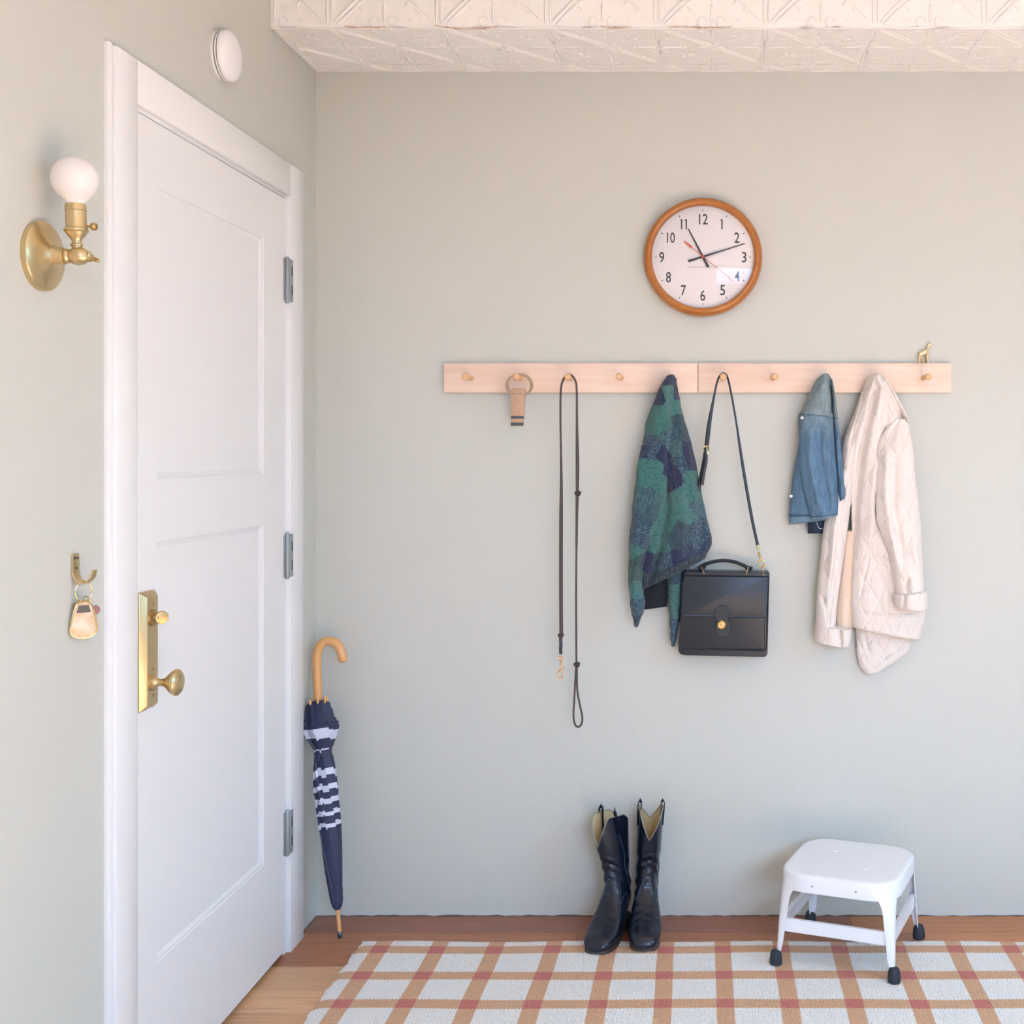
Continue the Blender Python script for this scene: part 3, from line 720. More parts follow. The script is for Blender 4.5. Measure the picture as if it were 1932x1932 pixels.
# --- cardigan
def knit_mat():
    t = NT('marled_knit'); t.set(Roughness=.95, Sheen_Weight=.25)
    a = t.n('ShaderNodeVertexColor', layer_name='Col')
    n = t.noise(7, 2, t.mapv((26, 26, 62)), .7)
    n2 = t.noise(110, 2)
    fl = t.ramp(n, [(.47, (0, 0, 0, 1)), (.53, (1, 1, 1, 1))])
    f = t.math('MULTIPLY', fl, a.outputs[1])
    c = t.mix(t.math('MULTIPLY', f, .72), a.outputs[0], srgb(98, 152, 158))
    c2 = t.mix(1, c, t.ramp(n2, [(.3, (.72, .72, .72, 1)), (.7, (1.15, 1.15, 1.15, 1))]), 'MULTIPLY')
    t.base(c2); t.bump(t.math('ADD', n, n2), .009); return t.m
M['knit'] = knit_mat()
Tt, Nn, Ss = (60, 130, 124), (20, 38, 84), (46, 84, 98)
def z5(x, y): return (1160 + x / 3.332, 680 + y / 3.332)
seeds = [((345, 120), Nn, 0), ((270, 215), Nn, 0), ((395, 200), Nn, 0), ((350, 200), Tt, .5), ((390, 290), Tt, .6), ((250, 340), Tt, 0), ((205, 420), Tt, 0), ((300, 400), Tt, 0), ((420, 380), Ss, 0), ((450, 450), Ss, 0),
         ((350, 460), Ss, .7), ((390, 560), Ss, .8), ((460, 560), Nn, 0), ((490, 620), Nn, 0), ((410, 640), Nn, .8), ((200, 500), Nn, .8), ((180, 560), Nn, .1), ((230, 570), Nn, .8), ((180, 660), Tt, 0), ((260, 660), Tt, 0), ((270, 760), Tt, 0), ((210, 730), Tt, 0),
         ((300, 600), Nn, 0), ((350, 680), Nn, 0), ((390, 770), Nn, 0), ((400, 880), Tt, .9), ((420, 800), Tt, .3), ((490, 740), Tt, 0), ((500, 830), Tt, .1), ((520, 920), Ss, .9), ((460, 960), Tt, .5), ((550, 1040), Nn, .9), ((320, 960), Tt, .1), ((330, 1030), Tt, 0), ((200, 840), Ss, .8), ((150, 880), Ss, .9), ((220, 940), Ss, .5), ((180, 1060), Nn, .9), ((120, 1020), Nn, .7), ((170, 1130), Nn, .8),
         ((120, 1200), Tt, 0), ((110, 1330), (48, 92, 92), .2), ((120, 1430), Tt, .6), ((150, 1250), (44, 84, 88), 0), ((125, 1560), (36, 58, 100), .9), ((140, 1640), Nn, .5), ((400, 1100), Ss, 0), ((400, 1060), Ss, 0), ((260, 1140), Tt, .6), ((260, 1080), Tt, .4), ((540, 1130), Nn, .9), ((580, 1150), Nn, .3), ((290, 1270), Nn, .9), ((340, 1330), Nn, .8), ((430, 1250), Nn, 0), ((470, 1210), Nn, .3), ((190, 1260), Nn, 0),
         ((385, 1480), Tt, .9), ((375, 1560), Tt, .9), ((375, 1680), (40, 70, 116), .9)]
seeds = [(z5(*p), srgb(*c_)[:3] + (0,), m_) for p, c_, m_ in seeds]
def voro(px, py, *_):
    best = min(seeds, key=lambda s: (s[0][0] - px) ** 2 + ((s[0][1] - py) * 1.15) ** 2); c_ = best[1]; return (c_[0], c_[1], c_[2], best[2])
# marl amount rides in the alpha of the colour attribute
cg = thing('cardigan', (W(1262, 710, -.09).x, -.05, W(1262, 1100, -.06).z), 'green and navy plaid knit cardigan hanging from a peg by its collar', 'cardigan')
def hemcol(px, py, u, v):
    if v > .945: c_ = srgb(46, 68, 84); return (c_[0], c_[1], c_[2], 0)
    return voro(px, py)
rows = [(1258, 709, 1270, 706), (1251, 719, 1276, 715), (1241, 737, 1279, 736), (1228, 768, 1284, 764), (1217, 800, 1293, 798), (1212, 835, 1302, 830), (1211, 875, 1313, 872), (1208, 925, 1323, 930), (1205, 980, 1334, 978), (1203, 1030, 1341, 1015), (1204, 1080, 1344, 1035), (1207, 1113, 1342, 1044)]
# the hem runs obliquely: left end low, right end high, with a dip in the middle
rows = rows[:-3] + [(1204, 1022, 1340, 1005), (1206, 1070, 1343, 1028), (1209, 1117, 1330, 1056)]
def dip(us, v, px, py): return .0026 * math.sin(us * 2 * PI * 22) * (1 if v > .945 else 0)
F = [([(1226, 870), (1252, 905), (1262, 960), (1245, 1040), (1222, 1110)], 7, -.016), ([(1270, 730), (1272, 800), (1262, 860), (1268, 900)], 8, -.010), ([(1283, 880), (1290, 960), (1285, 1060)], 9, .008), ([(1318, 900), (1325, 980), (1318, 1050)], 8, -.007), ([(1245, 760), (1235, 840)], 9, .008), ([(1300, 860), (1310, 940)], 7, .006)]
cloth('body', cg, M['knit'], rows, -.030, [(0, .075), (.1, .084), (.4, .062), (1, .052)], F, hemcol, nu=140, nv=150, prof=.4, wob=.003, extra=dip, rough_edge=.5, tcap=.04)
# right front corner that carries the hem up to the side
srows = [(1209, 840, 1240, 828), (1203, 868, 1256, 868), (1199, 896, 1259, 900), (1194.5, 930, 1258, 935), (1191, 965, 1248, 975), (1187.5, 1000, 1234, 1005), (1184.8, 1030, 1222, 1035), (1184, 1070, 1211.5, 1074), (1184.5, 1105, 1211, 1108), (1187, 1138, 1216, 1135), (1190.5, 1160, 1213, 1158), (1194, 1178, 1206, 1176), (1197, 1185, 1202, 1185)]
cloth('sleeve', cg, M['knit'], srows, -.072, [(0, .014), (.2, .030), (1, .034)], [([(1205, 880), (1200, 1000), (1196, 1120)], 6, .006), ([(1225, 900), (1218, 1000)], 6, -.006)], voro, nu=36, nv=110, prof=.55, wob=.002, rough_edge=.6, tcap=.2, bcap=.05)
cloth('sleeve', cg, M['knit'], [(1257, 1060, 1294, 1060), (1258.5, 1100, 1291, 1095), (1260, 1130, 1286, 1130), (1262.5, 1165, 1283, 1165), (1264, 1200, 1277, 1200), (1266, 1222, 1273.5, 1222)], -.028, .034, (), voro, nu=24, nv=60, wob=.002, rough_edge=.6, bcap=.08)
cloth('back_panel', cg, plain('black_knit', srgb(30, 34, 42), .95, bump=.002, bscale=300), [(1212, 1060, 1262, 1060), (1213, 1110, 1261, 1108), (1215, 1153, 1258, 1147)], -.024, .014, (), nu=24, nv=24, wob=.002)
# --- denim jacket
def denim_mat():
    t = NT('blue_denim'); t.set(Roughness=.85)
    a = t.n('ShaderNodeVertexColor', layer_name='Col')
    n = t.noise(9, 3, t.mapv((10, 10, 3)), .6); n2 = t.noise(420, 2)
    c = t.mix(1, a.outputs[0], t.ramp(n, [(.3, (.74, .76, .78, 1)), (.7, (1.22, 1.2, 1.18, 1))]), 'MULTIPLY')
    c = t.mix(1, c, t.ramp(n2, [(.3, (.85, .85, .85, 1)), (.7, (1.12, 1.12, 1.12, 1))]), 'MULTIPLY')
    t.base(c); t.bump(n2, .0012); return t.m
M['denim'] = denim_mat()
M['stitch'] = plain('faded_seam', srgb(146, 168, 180), .9, bump=.0005)
dj = thing('denim_jacket', (W(1550, 710, -.09).x, -.05, W(1550, 990, -.06).z), 'small faded blue denim jacket hanging from a peg beside the cream coat', 'jacket')
def dcol(px, py, u, v):
    y = 783 + (px - 1530) * .1
    if py < y - 1.5: return srgb(136, 154, 160)
    if py < y + 1.5: return srgb(96, 118, 134)
    k_ = min(1, (py - y) / 50); return srgb(126 - 30 * k_, 150 - 22 * k_, 164 - 8 * k_)
def dcol2(px, py, u, v):
    if v > .955: return srgb(112, 144, 164)
    if v > .945: return srgb(70, 96, 120)
    return dcol(px, py, u, v)
rows = [(1551, 706, 1561, 704), (1543, 714, 1567, 710), (1536, 726, 1572, 726), (1527, 745, 1574, 745), (1518, 765, 1577, 765), (1508, 784, 1579, 784), (1507, 800, 1581, 805), (1509, 826, 1585, 830), (1507, 845, 1586, 860), (1501, 872, 1586, 890), (1496, 905, 1584, 920), (1493, 935, 1583, 945), (1490.5, 962, 1582, 962), (1489, 991, 1560, 982)]
F = [([(1560, 712), (1569, 740), (1574, 790)], 3.5, -.010), ([(1548, 715), (1530, 745), (1513, 780)], 3.5, -.012), ([(1551, 740), (1550, 790)], 6, .004)]
cloth('body', dj, M['denim'], rows, -.030, [(0, .070), (.12, .082), (.4, .060), (1, .042)], F, dcol2, nu=130, nv=240, prof=.38, wob=.002, tcap=.04)
srows = [(1522, 780, 1573, 779), (1513, 805, 1575, 805), (1510.5, 835, 1577, 835), (1510, 865, 1579, 865), (1511.5, 890, 1581, 890), (1515, 915, 1583, 915), (1520.5, 940, 1584, 940), (1527, 962, 1584, 960), (1533, 982, 1583, 974)]
F = [([(1545, 800), (1548, 860), (1560, 930), (1566, 975)], 5, -.007), ([(1530, 810), (1527, 870), (1545, 960)], 6, .006), ([(1562, 800), (1568, 880), (1574, 960)], 5, .005)]
cloth('sleeve', dj, M['denim'], srows, -.078, [(0, .006), (.15, .030), (1, .036)], F, dcol2, nu=50, nv=110, prof=.5, wob=.003, tcap=.12)
srows = [(1566, 712, 1571, 714), (1571, 745, 1577, 745), (1573, 790, 1583, 790), (1575, 830, 1587.5, 830), (1577, 865, 1591, 865), (1579, 900, 1594.5, 900), (1581, 930, 1597, 930), (1583, 948, 1594, 940)]
cloth('sleeve', dj, M['denim'], srows, -.060, .040, [([(1582, 830), (1586, 900)], 3, -.005)], dcol2, nu=20, nv=80, prof=.5, wob=.001)
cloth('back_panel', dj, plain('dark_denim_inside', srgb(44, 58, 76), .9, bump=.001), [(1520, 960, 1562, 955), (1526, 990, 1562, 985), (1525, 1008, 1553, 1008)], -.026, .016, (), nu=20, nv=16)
b = MB()
for poly in ([(1511, 786), (1530, 781), (1550, 783), (1573, 788)], [(1540, 742), (1543, 765), (1546, 782)], [(1513.5, 884), (1501, 905), (1499, 935), (1505, 955), (1520, 962)]):
    pass
for (x_, y2, yy) in ((1513.5, 788.5, -.058), (1493, 936, -.048)):
    b = MB(); b.lathe([(.0042, 0), (.0046, .0015), (.004, .003), (.002, .0025), (0, .0025)], W(x_, y2, yy - .02), (-.3, -1, 0), 18); b.build('button', M['plastic'], dj)
for q_ in (((1541, 985, -.095), (1545, 996, -.095), (1552, 998, -.095)), ((1500, 990, -.075), (1505, 996, -.075), (1508, 993, -.075))):
    b = MB(); b.tube(catmull([W(*p_) for p_ in q_], 5), .0006, 5); b.build('loose_thread', M['plastic'], dj)
# --- cream quilted coat
def quilt_mat():
    t = NT('cream_quilting'); t.set(Roughness=.9, Sheen_Weight=.2)
    s = t.n('ShaderNodeSeparateXYZ'); t.l(t.obj(), s.inputs[0])
    wv = t.noise(12, 2); wob = t.math('MULTIPLY', t.math('SUBTRACT', wv, .5), .03)
    a = t.math('ADD', t.math('ADD', t.math('MULTIPLY', s.outputs[0], 1.0), t.math('MULTIPLY', s.outputs[2], .5)), wob)
    b_ = t.math('ADD', t.math('SUBTRACT', t.math('MULTIPLY', s.outputs[0], 1.0), t.math('MULTIPLY', s.outputs[2], .5)), wob)
    f = lambda q: t.math('POWER', t.math('ABSOLUTE', t.math('SINE', t.math('MULTIPLY', q, 62.0))), .55)
    h = t.math('MULTIPLY', f(a), f(b_)); n = t.noise(160, 3); n2 = t.noise(30, 3)
    n3 = t.noise(11, 4, t.mapv((14, 14, 5)), .6); t.bump(t.math('ADD', t.math('ADD', t.math('MULTIPLY', h, .75), t.math('MULTIPLY', n3, .75)), t.math('ADD', t.math('MULTIPLY', n, .2), t.math('MULTIPLY', n2, .35))), .0046)
    t.base(t.mix(n, srgb(238, 225, 215), srgb(246, 236, 228))); return t.m
M['quilt'] = quilt_mat()
M['coatin'] = plain('peach_lining', srgb(238, 214, 192), .9, bump=.001)
ct = thing('quilted_coat', (W(1655, 708, -.09).x, -.05, W(1655, 1200, -.06).z), 'cream quilted cotton coat with turned-up cuffs hanging from a peg', 'coat')
# far tail below the hem
cloth('back_panel', ct, M['quilt'], [(1606, 1100, 1735, 1100), (1612, 1160, 1728, 1160), (1617, 1200, 1722, 1200), (1619, 1238, 1719, 1229), (1625, 1262, 1695, 1250), (1637, 1276, 1668, 1266)], -.016, .026, [([(1632, 1200), (1642, 1236)], 3, -.006), ([(1720, 1212), (1690, 1232), (1662, 1248)], 2, -.005)], nu=40, nv=50, prof=.4, wob=.002, bcap=.03)
# left front / lining
cloth('lining', ct, M['coatin'], [(1595, 1000, 1625, 1000), (1588, 1060, 1620, 1060), (1582, 1120, 1618, 1120), (1577, 1170, 1616, 1170), (1577, 1188, 1609, 1194)], -.020, .022, (), nu=24, nv=40, prof=.4, wob=.002)
rows = [(1646, 706, 1662, 705), (1637, 716, 1668, 713), (1631, 732, 1681, 730), (1624, 755, 1697, 755), (1616, 775, 1709, 778), (1609, 790, 1715, 794), (1600, 812, 1718, 812), (1594, 835, 1724, 835), (1594, 873, 1728, 873), (1600, 910, 1731, 910), (1606, 950, 1736, 950), (1609, 1000, 1740, 1000), (1610, 1061, 1743, 1061), (1607, 1110, 1746, 1110), (1607, 1150, 1749, 1160), (1611, 1187, 1737, 1212)]
F = [([(1650, 730), (1640, 780), (1625, 850), (1616, 940), (1612, 1050)], 6, -.020), ([(1660, 722), (1690, 770), (1713, 800)], 3, -.008), ([(1668, 740), (1670, 820), (1655, 900), (1652, 960), (1670, 1010)], 8, -.010), ([(1655, 860), (1645, 940), (1640, 1020)], 9, .009),
     ([(1640, 1043), (1660, 1050), (1682, 1057)], 2.2, -.006), ([(1640, 1045), (1632, 1080), (1622, 1130)], 2, -.004), ([(1690, 815), (1672, 832), (1655, 858)], 2.5, -.006), ([(1665, 1060), (1680, 1110), (1685, 1160)], 9, -.009), ([(1611, 1156), (1650, 1158), (1700, 1155), (1745, 1156)], 2, -.004), ([(1640, 716), (1633, 735)], 2.5, -.012), ([(1648, 722), (1655, 735)], 3, -.008), ([(1680, 860), (1700, 960)], 12, .006)]
cloth('body', ct, M['quilt'], rows, -.034, [(0, .072), (.1, .082), (.35, .070), (1, .056)], F, nu=90, nv=170, prof=.38, wob=.004, tcap=.035, bcap=.012)
srows = [(1628, 738, 1641, 735), (1612, 785, 1634, 780), (1600, 812, 1630, 812), (1591.5, 840, 1622, 840), (1584, 880, 1617, 880), (1573, 930, 1610, 930), (1561, 970, 1605, 970), (1555, 1000, 1601, 1000), (1550, 1050, 1594, 1050), (1544, 1107, 1586, 1107), (1541, 1160, 1580, 1160), (1540, 1186, 1578, 1190)]
F = [([(1604, 850), (1590, 930), (1575, 1010), (1565, 1100)], 7, .009), ([(1596, 900), (1580, 1000), (1570, 1120), (1562, 1180)], 5, -.009), ([(1548, 1120), (1560, 1150), (1566, 1182)], 4, -.006)]
cloth('sleeve', ct, M['quilt'], srows, -.046, [(0, .020), (.3, .036), (1, .042)], F, nu=40, nv=130, prof=.5, wob=.004, tcap=.1)
cloth('cuff', ct, M['quilt'], [(1540, 1178, 1606, 1188), (1539, 1190, 1608, 1194), (1538.5, 1203, 1607, 1210), (1538, 1213, 1602, 1225)], -.040, .056, [([(1585, 1185), (1588, 1222)], 2.5, -.012)], nu=40, nv=20, prof=.4, tcap=.1, bcap=.1)
srows = [(1694, 790, 1710, 790), (1676, 808, 1719, 806), (1661, 832, 1723, 828), (1656, 860, 1727, 860), (1656, 900, 1730, 900), (1655, 940, 1735, 940), (1657, 985, 1740, 985), (1668, 1015, 1742, 1020), (1679, 1045, 1743, 1045), (1687, 1080, 1745, 1080), (1694, 1125, 1747, 1122)]
F = [([(1672, 850), (1668, 930), (1680, 1010), (1695, 1080)], 7, .008), ([(1690, 870), (1686, 960), (1705, 1060)], 7, -.009), ([(1720, 850), (1722, 960), (1730, 1080)], 9, .006), ([(1714, 1092), (1711, 1118)], 3, -.010), ([(1730, 900), (1712, 930)], 4, -.005)]
cloth('sleeve', ct, M['quilt'], srows, -.098, [(0, .002), (.08, .010), (.25, .034), (1, .040)], F, nu=46, nv=130, prof=.5, wob=.004, tcap=.2)
cloth('cuff', ct, M['quilt'], [(1691, 1122, 1750, 1115), (1690, 1128, 1752, 1120), (1691, 1140, 1753, 1135), (1694, 1148, 1753.5, 1148), (1698, 1151, 1753, 1151)], -.096, .054, [([(1705, 1120), (1703, 1150)], 3, -.006)], nu=40, nv=24, prof=.42, tcap=.12, bcap=.12)
cloth('collar', ct, M['quilt'], [(1662, 708, 1667, 707), (1672, 724, 1680, 720), (1684, 745, 1692, 740), (1695, 765, 1703, 760), (1706, 785, 1713, 780), (1713, 802, 1716, 794)], -.070, .028, (), nu=12, nv=50, prof=.5, tcap=.1, bcap=.1)

# ---------------------------------------------------------------- handbag
hb = thing('handbag', (W(1364, 1240, -.04).x, -.04, W(1364, 1240, -.06).z), 'black leather satchel with brass turn lock and long strap hanging from a peg', 'handbag')
def Bz(x, y): return (1270 + x / 8.4, 1030 + y / 8.4)
def wedge(pts_front, yf, yb, name, m, bev, inset=0.0):
    mbx = MB(); n = len(pts_front); c0 = sum(p[0] for p in pts_front) / n; c1 = sum(p[1] for p in pts_front) / n
    mbx.prism(pts_front, lambda u, v, d: Vector((W(u, v, -.07).x, d, W(u, v, -.07).z)), yb, yf); return mbx.build(name, m, hb, bevel=bev, seg=3, bev_ang=40)
def rnd_poly(P, r, n=5):
    out = []; m = len(P)
    for i in range(m):
        a, b_, c_ = Vector(P[i - 1]), Vector(P[i]), Vector(P[(i + 1) % m]); rr = r[i] if isinstance(r, (list, tuple)) else r
        p = b_ + (a - b_).normalized() * rr; q = b_ + (c_ - b_).normalized() * rr
        for k_ in range(n + 1):
            t_ = k_ / n; out.append(tuple((1 - t_) ** 2 * p + 2 * t_ * (1 - t_) * b_ + t_ * t_ * q))
    return out
body = rnd_poly([Bz(290, 400), Bz(1535, 425), Bz(1495, 1765), Bz(75, 1745)], [2, 2, 14, 14])
body = rnd_poly([(1291, 1079), (1452, 1080.5), (1448, 1240), (1279, 1236)], [2, 2, 9, 13])
wedge(body, -.070, -.004, 'body', M['bag'], .006)
b = MB(); ring = rnd_poly([(1291, 1080), (1450.5, 1081), (1446.5, 1228), (1282, 1224)], [2, 2, 8, 8]); b.tube([Vector((W(u, v, -.07).x, -.0715, W(u, v, -.07).z)) for u, v in ring], .0022, 8, closed=True); b.build('piping', M['bag'], hb)
wedge(rnd_poly([(1286, 1096), (1446, 1097), (1442, 1226), (1283, 1223)], 5), -.0745, -.068, 'front_panel', M['bag'], .003)
flap = rnd_poly([(1291, 1086), (1450, 1088), (1446, 1165.5), (1284.5, 1163)], [2, 2, 6, 6]); wedge(flap, -.0795, -.071, 'flap', M['bag'], .0022)
b = MB(); a_ = [Vector((W(u, v, -.07).x, -.080, W(u, v, -.07).z)) for u, v in ((1446, 1100), (1445.5, 1130), (1444, 1158), (1440, 1162.5), (1385, 1162), (1340, 1161), (1290, 1160))]; b.tube(a_, .0012, 8); 
b.build('flap_stitching', plain('navy_edge', srgb(62, 84, 112), .45), hb)
wedge(rnd_poly([(1301 - 8, 1078), (1452, 1080.5), (1452, 1087), (1292, 1085)], 1.5), -.080, -.002, 'top_bar', M['bag'], .002)
tab = [(1362.5 + (15.5 if s > 0 else 15.5) * 0 + q[0], q[1]) for q in () for s in ()]
tp = [Bz(x, y) for x, y in ((675, 1060), (690, 990), (745, 955), (790, 948), (840, 960), (895, 1000), (905, 1050), (870, 1130), (862, 1190), (895, 1260), (895, 1330), (860, 1390), (800, 1425), (735, 1400), (700, 1340), (690, 1260), (705, 1190), (690, 1120))]
tp = [(p.x, p.y) for p in catmull([(a, c_, 0) for a, c_ in tp], 3, closed=True)]
wedge(tp, -.0825, -.076, 'tab', M['bag'], 0)
b = MB(); b.tube([Vector((W(u, v, -.08).x, -.0825, W(u, v, -.08).z)) for u, v in tp], .0010, 6, closed=True); b.build('tab_edge', plain('burnished_edge', srgb(58, 68, 80), .4), hb)
lc = W(1270 + 770 / 8.4, 1030 + 1250 / 8.4, -.085); lc.y = -.083
b = MB(); b.lathe([(.0125, 0), (.0128, .002), (.0115, .0035), (.0105, .003), (.0095, .0022), (0, .0022)], lc, (0, -1, 0), 32); lk = b.build('turn_lock', M['gold'], hb)
b = MB(); Mx = Matrix.Translation(lc + Vector((0, -.006, 0))) @ Matrix.Rotation(.6, 4, 'Y'); b.box(-.0062, .0062, -.003, .003, -.002, .002, Mx); b.build('turn_key', M['brassd'], lk, bevel=.0006)
b = MB(); P = catmull([W(a, c_, -.045) for a, c_ in ((1321, 1071), (1326, 1067), (1336, 1062.5), (1352, 1058.5), (1369, 1057.5), (1386, 1060), (1400, 1065), (1409, 1069.5), (1415, 1073))], 6)
b.tube(P, [.0058 if (i < 5 or i > len(P) - 6) else .0052 for i in range(len(P))], 10, flat=(1.3, 1), up=(0, 1, 0))
for (q, s) in ((1323, 1), (1413, -1)): b.tube(catmull([W(q - s * 5, 1069, -.05), W(q - s * 3.5, 1074.5, -.05), W(q + s * 2, 1074.5, -.05), W(q + s * 8, 1068, -.05)], 4), .0038, 8)
b.build('handle', M['bag'], hb)
for a_, c_ in (((1324, 1070), (1328, 1082)), ((1411.5, 1071), (1408, 1083)), ((1438, 1072), (1441, 1084))):
    b = MB(); A, B = W(*a_, -.070), W(*c_, -.084); b.tube([A + Vector((0, .012, 0)), A, B, B + Vector((0, .006, -.001))], .0016, 8); b.ball(B, .0024, 10); b.build('ring', M['gold'], hb)
b = MB(); yS = -.072
Ls = [(1296, 1080, -.05), (1302, 1020, -.040), (1314, 940, -.045), (1325, 890, -.058), (1332, 850, -.066), (1338, 800, -.07), (1345, 760, -.07), (1352, 725, -.07), (1357, 711, -.066), (1365, 704.5, -.062), (1372, 711, -.066), (1378, 735, -.07), (1388, 790, -.072), (1400, 870, -.072), (1410, 930, -.072), (1420, 985, -.072), (1431, 1035, -.072)]
P = catmull([W(*q) for q in Ls], 8); wid = []
for p in P:
    q = 855 - (p.z - CAMZ) * FPX / (CAMD + p.y)
    if p.x < .02: wid.append((1.9 if q < 740 else 2.0 + 2.2 * min(1, (q - 740) / 70)) * .0015)
    else: wid.append((1.9 if q < 800 else 1.9 + 1.0 * min(1, (q - 800) / 80)) * .0015)
b.tube(P, wid, 8, flat=(.5, 1), up=(0, 1, 0)); sp = b.build('shoulder_strap', M['bag'], hb)
b = MB(); P = catmull([W(a, c_, yy) for a, c_, yy in ((1331, 848, -.078), (1332, 868, -.078), (1328, 890, -.072), (1324, 915, -.066))], 6); b.tube(P, .0052, 8, flat=(.5, 1), up=(0, 1, 0)); b.build('strap_tongue', M['bag'], hb)
b = MB(); c_ = W(1333, 848, -.078); b.torus(c_, .0085, .0013, (0, 1, 0), 24, 1.25); b.tube([c_ + Vector((0, -.003, .010)), c_ + Vector((.003, -.004, -.014))], .0012, 6); b.build('buckle', M['gold'], sp)
b = MB(); b.tube([W(1429, 1028, yS), W(1432, 1038, yS)], .0045, 8); b.tube([W(1431.5, 1041, yS), W(1434, 1052, yS)], [.0036, .0026], 10); b.ball(W(1434.5, 1053, yS), .0034, 10); b.torus(W(1437, 1062, yS), .0072, .0022, (0, 1, 0), 20, 1.3); b.tube(catmull([W(1434, 1054, yS - .004), W(1440, 1060, yS - .004), W(1442, 1068, yS - .004), W(1438, 1074, yS - .004)], 4), .0018, 8); b.torus(W(1439, 1074, yS), .0045, .0013, (1, 0, 0), 18)
b.build('snap_clip', M['gold'], hb)

# ---------------------------------------------------------------- umbrella
ub = thing('umbrella', (-1.038, -.166, 0), 'folded navy and white striped umbrella with curved cane handle leaning in the corner', 'umbrella')
A = Vector((-1.040, -.166, .004)); B = W(600, 1320, -.085); ax = (B - A); LEN = ax.length; ax.normalize()
def U(py):   # photo row -> distance along the axis
    return (1768 - py) / (1768 - 1320) * LEN
def axp(py): return A + ax * U(py)
b = MB(); b.lathe([(.0050, .0), (.0066, .004), (.0066, U(1757)), (.0058, U(1756))], A, ax, 20); b.build('ferrule', plain('gunmetal', srgb(84, 92, 104), .35, .8), ub)
b = MB(); b.lathe([(.0058, U(1757)), (.0058, U(1700))], A, ax, 18); b.build('tip', M['cane'], ub)
e1 = (Vector((0, -1, 0)) - ax * Vector((0, -1, 0)).dot(ax)).normalized(); e2 = ax.cross(e1)
prof = [(1716, 4.5), (1710, 8), (1700, 10.5), (1680, 12), (1650, 14.5), (1604, 17), (1560, 19), (1520, 20), (1490, 20), (1460, 19), (1435, 16), (1422, 15), (1410, 17), (1395, 23), (1378, 28), (1366, 29.5), (1364, 26), (1350, 23), (1338, 21), (1328, 19), (1322, 12)]
NV_, NA = 160, 72; R = []
def pr_(py):
    for (a, ra), (c_, rc) in zip(prof, prof[1:]):
        if a >= py >= c_: return ra + (rc - ra) * (a - py) / (a - c_)
    return prof[-1][1]
def pleat(py, a):
    amp = .10 if py > 1500 else (.16 if py > 1430 else (.08 if py > 1412 else .2))
    tw = (1716 - py) * .006
    s = ((a * 7 / (2 * PI) + tw) % 1); return 1 + amp * (s ** 2 * 1.6 - .6), s
for j in range(NV_ + 1):
    py = 1716 - (1716 - 1322) * j / NV_; r = pr_(py) * .00151
    R.append([axp(py) + (e1 * math.cos(2 * PI * k_ / NA) + e2 * math.sin(2 * PI * k_ / NA)) * r * pleat(py, 2 * PI * k_ / NA)[0] for k_ in range(NA)])
bands = [(1553, 1561), (1531, 1540), (1508, 1518), (1483, 1494), (1453, 1467), (1417, 1420), (1378, 1396)]
cn, cw = srgb(48, 54, 84), srgb(214, 218, 236)
def ucol(j, k_):
    py = 1716 - (1716 - 1322) * (j + .5) / NV_; a = 2 * PI * (k_ + .5) / NA; cell = int(a * 7 / (2 * PI) + (1716 - py) * .006)
    q = py + ((cell * 37) % 11 - 5) * .75 + 1.5 * math.sin(a + 1)
    for lo, hi in bands:
        if lo <= q <= hi: return cw
    return cn
t = NT('striped_nylon'); t.set(Roughness=.55); a_ = t.n('ShaderNodeVertexColor', layer_name='Col'); t.base(a_.outputs[0]); t.bump(t.noise(60, 3), .001); M['nylon'] = t.m
b = MB(); b.rings(R, True, ucol); b.build('canopy', M['nylon'], ub, colors=True, ang=50)
b = MB(); b.lathe([(.0235, U(1429)), (.0242, U(1426)), (.0242, U(1420)), (.0235, U(1417))], A, ax, 30, cap=False); b.tube([axp(1424) + e1 * .024 + e2 * -.004, axp(1434) + e1 * .026 + e2 * -.007], .004, 6, flat=(.4, 1)); b.build('tie_strap', plain('navy_nylon', srgb(44, 50, 78), .6), ub)
for k_ in range(8):
    a = 2 * PI * k_ / 8 + .3; rr = .024 + .004 * (k_ % 2); d_ = e1 * math.cos(a) + e2 * math.sin(a); h_ = 1332 - (k_ * 5 % 7)
    b = MB(); b.tube([axp(h_ + 4) + d_ * rr * .8, axp(h_ - 5) + d_ * rr, axp(h_ - 13) + d_ * (rr + .001)], [.0022, .0038, .0024], 8); b.build('rib_tip', M['cane'], ub)
hp = [axp(1345), axp(1320)] + [W(x_, y_, yy) for x_, y_, yy in ((599, 1290, -.082), (597.5, 1262, -.079), (597.5, 1240, -.077), (602, 1222, -.076), (613, 1210.5, -.076), (627, 1210.5, -.077), (638, 1218, -.078), (645, 1232, -.079), (648, 1250, -.080))]
P = catmull(hp, 8); nP = len(P); b = MB(); b.tube(P, [(.0112 + .0018 * min(1, i / 20)) * (1 if i < nP - 3 else (.93, .75, .35)[i - nP + 3]) for i in range(nP)], 18); b.build('handle', M['cane'], ub)
b = MB(); b.lathe([(.0125, U(1329)), (.0132, U(1327)), (.0132, U(1321)), (.0122, U(1319))], A, ax, 20); b.build('collar', plain('copper_collar', srgb(190, 136, 96), .3, .6), ub)

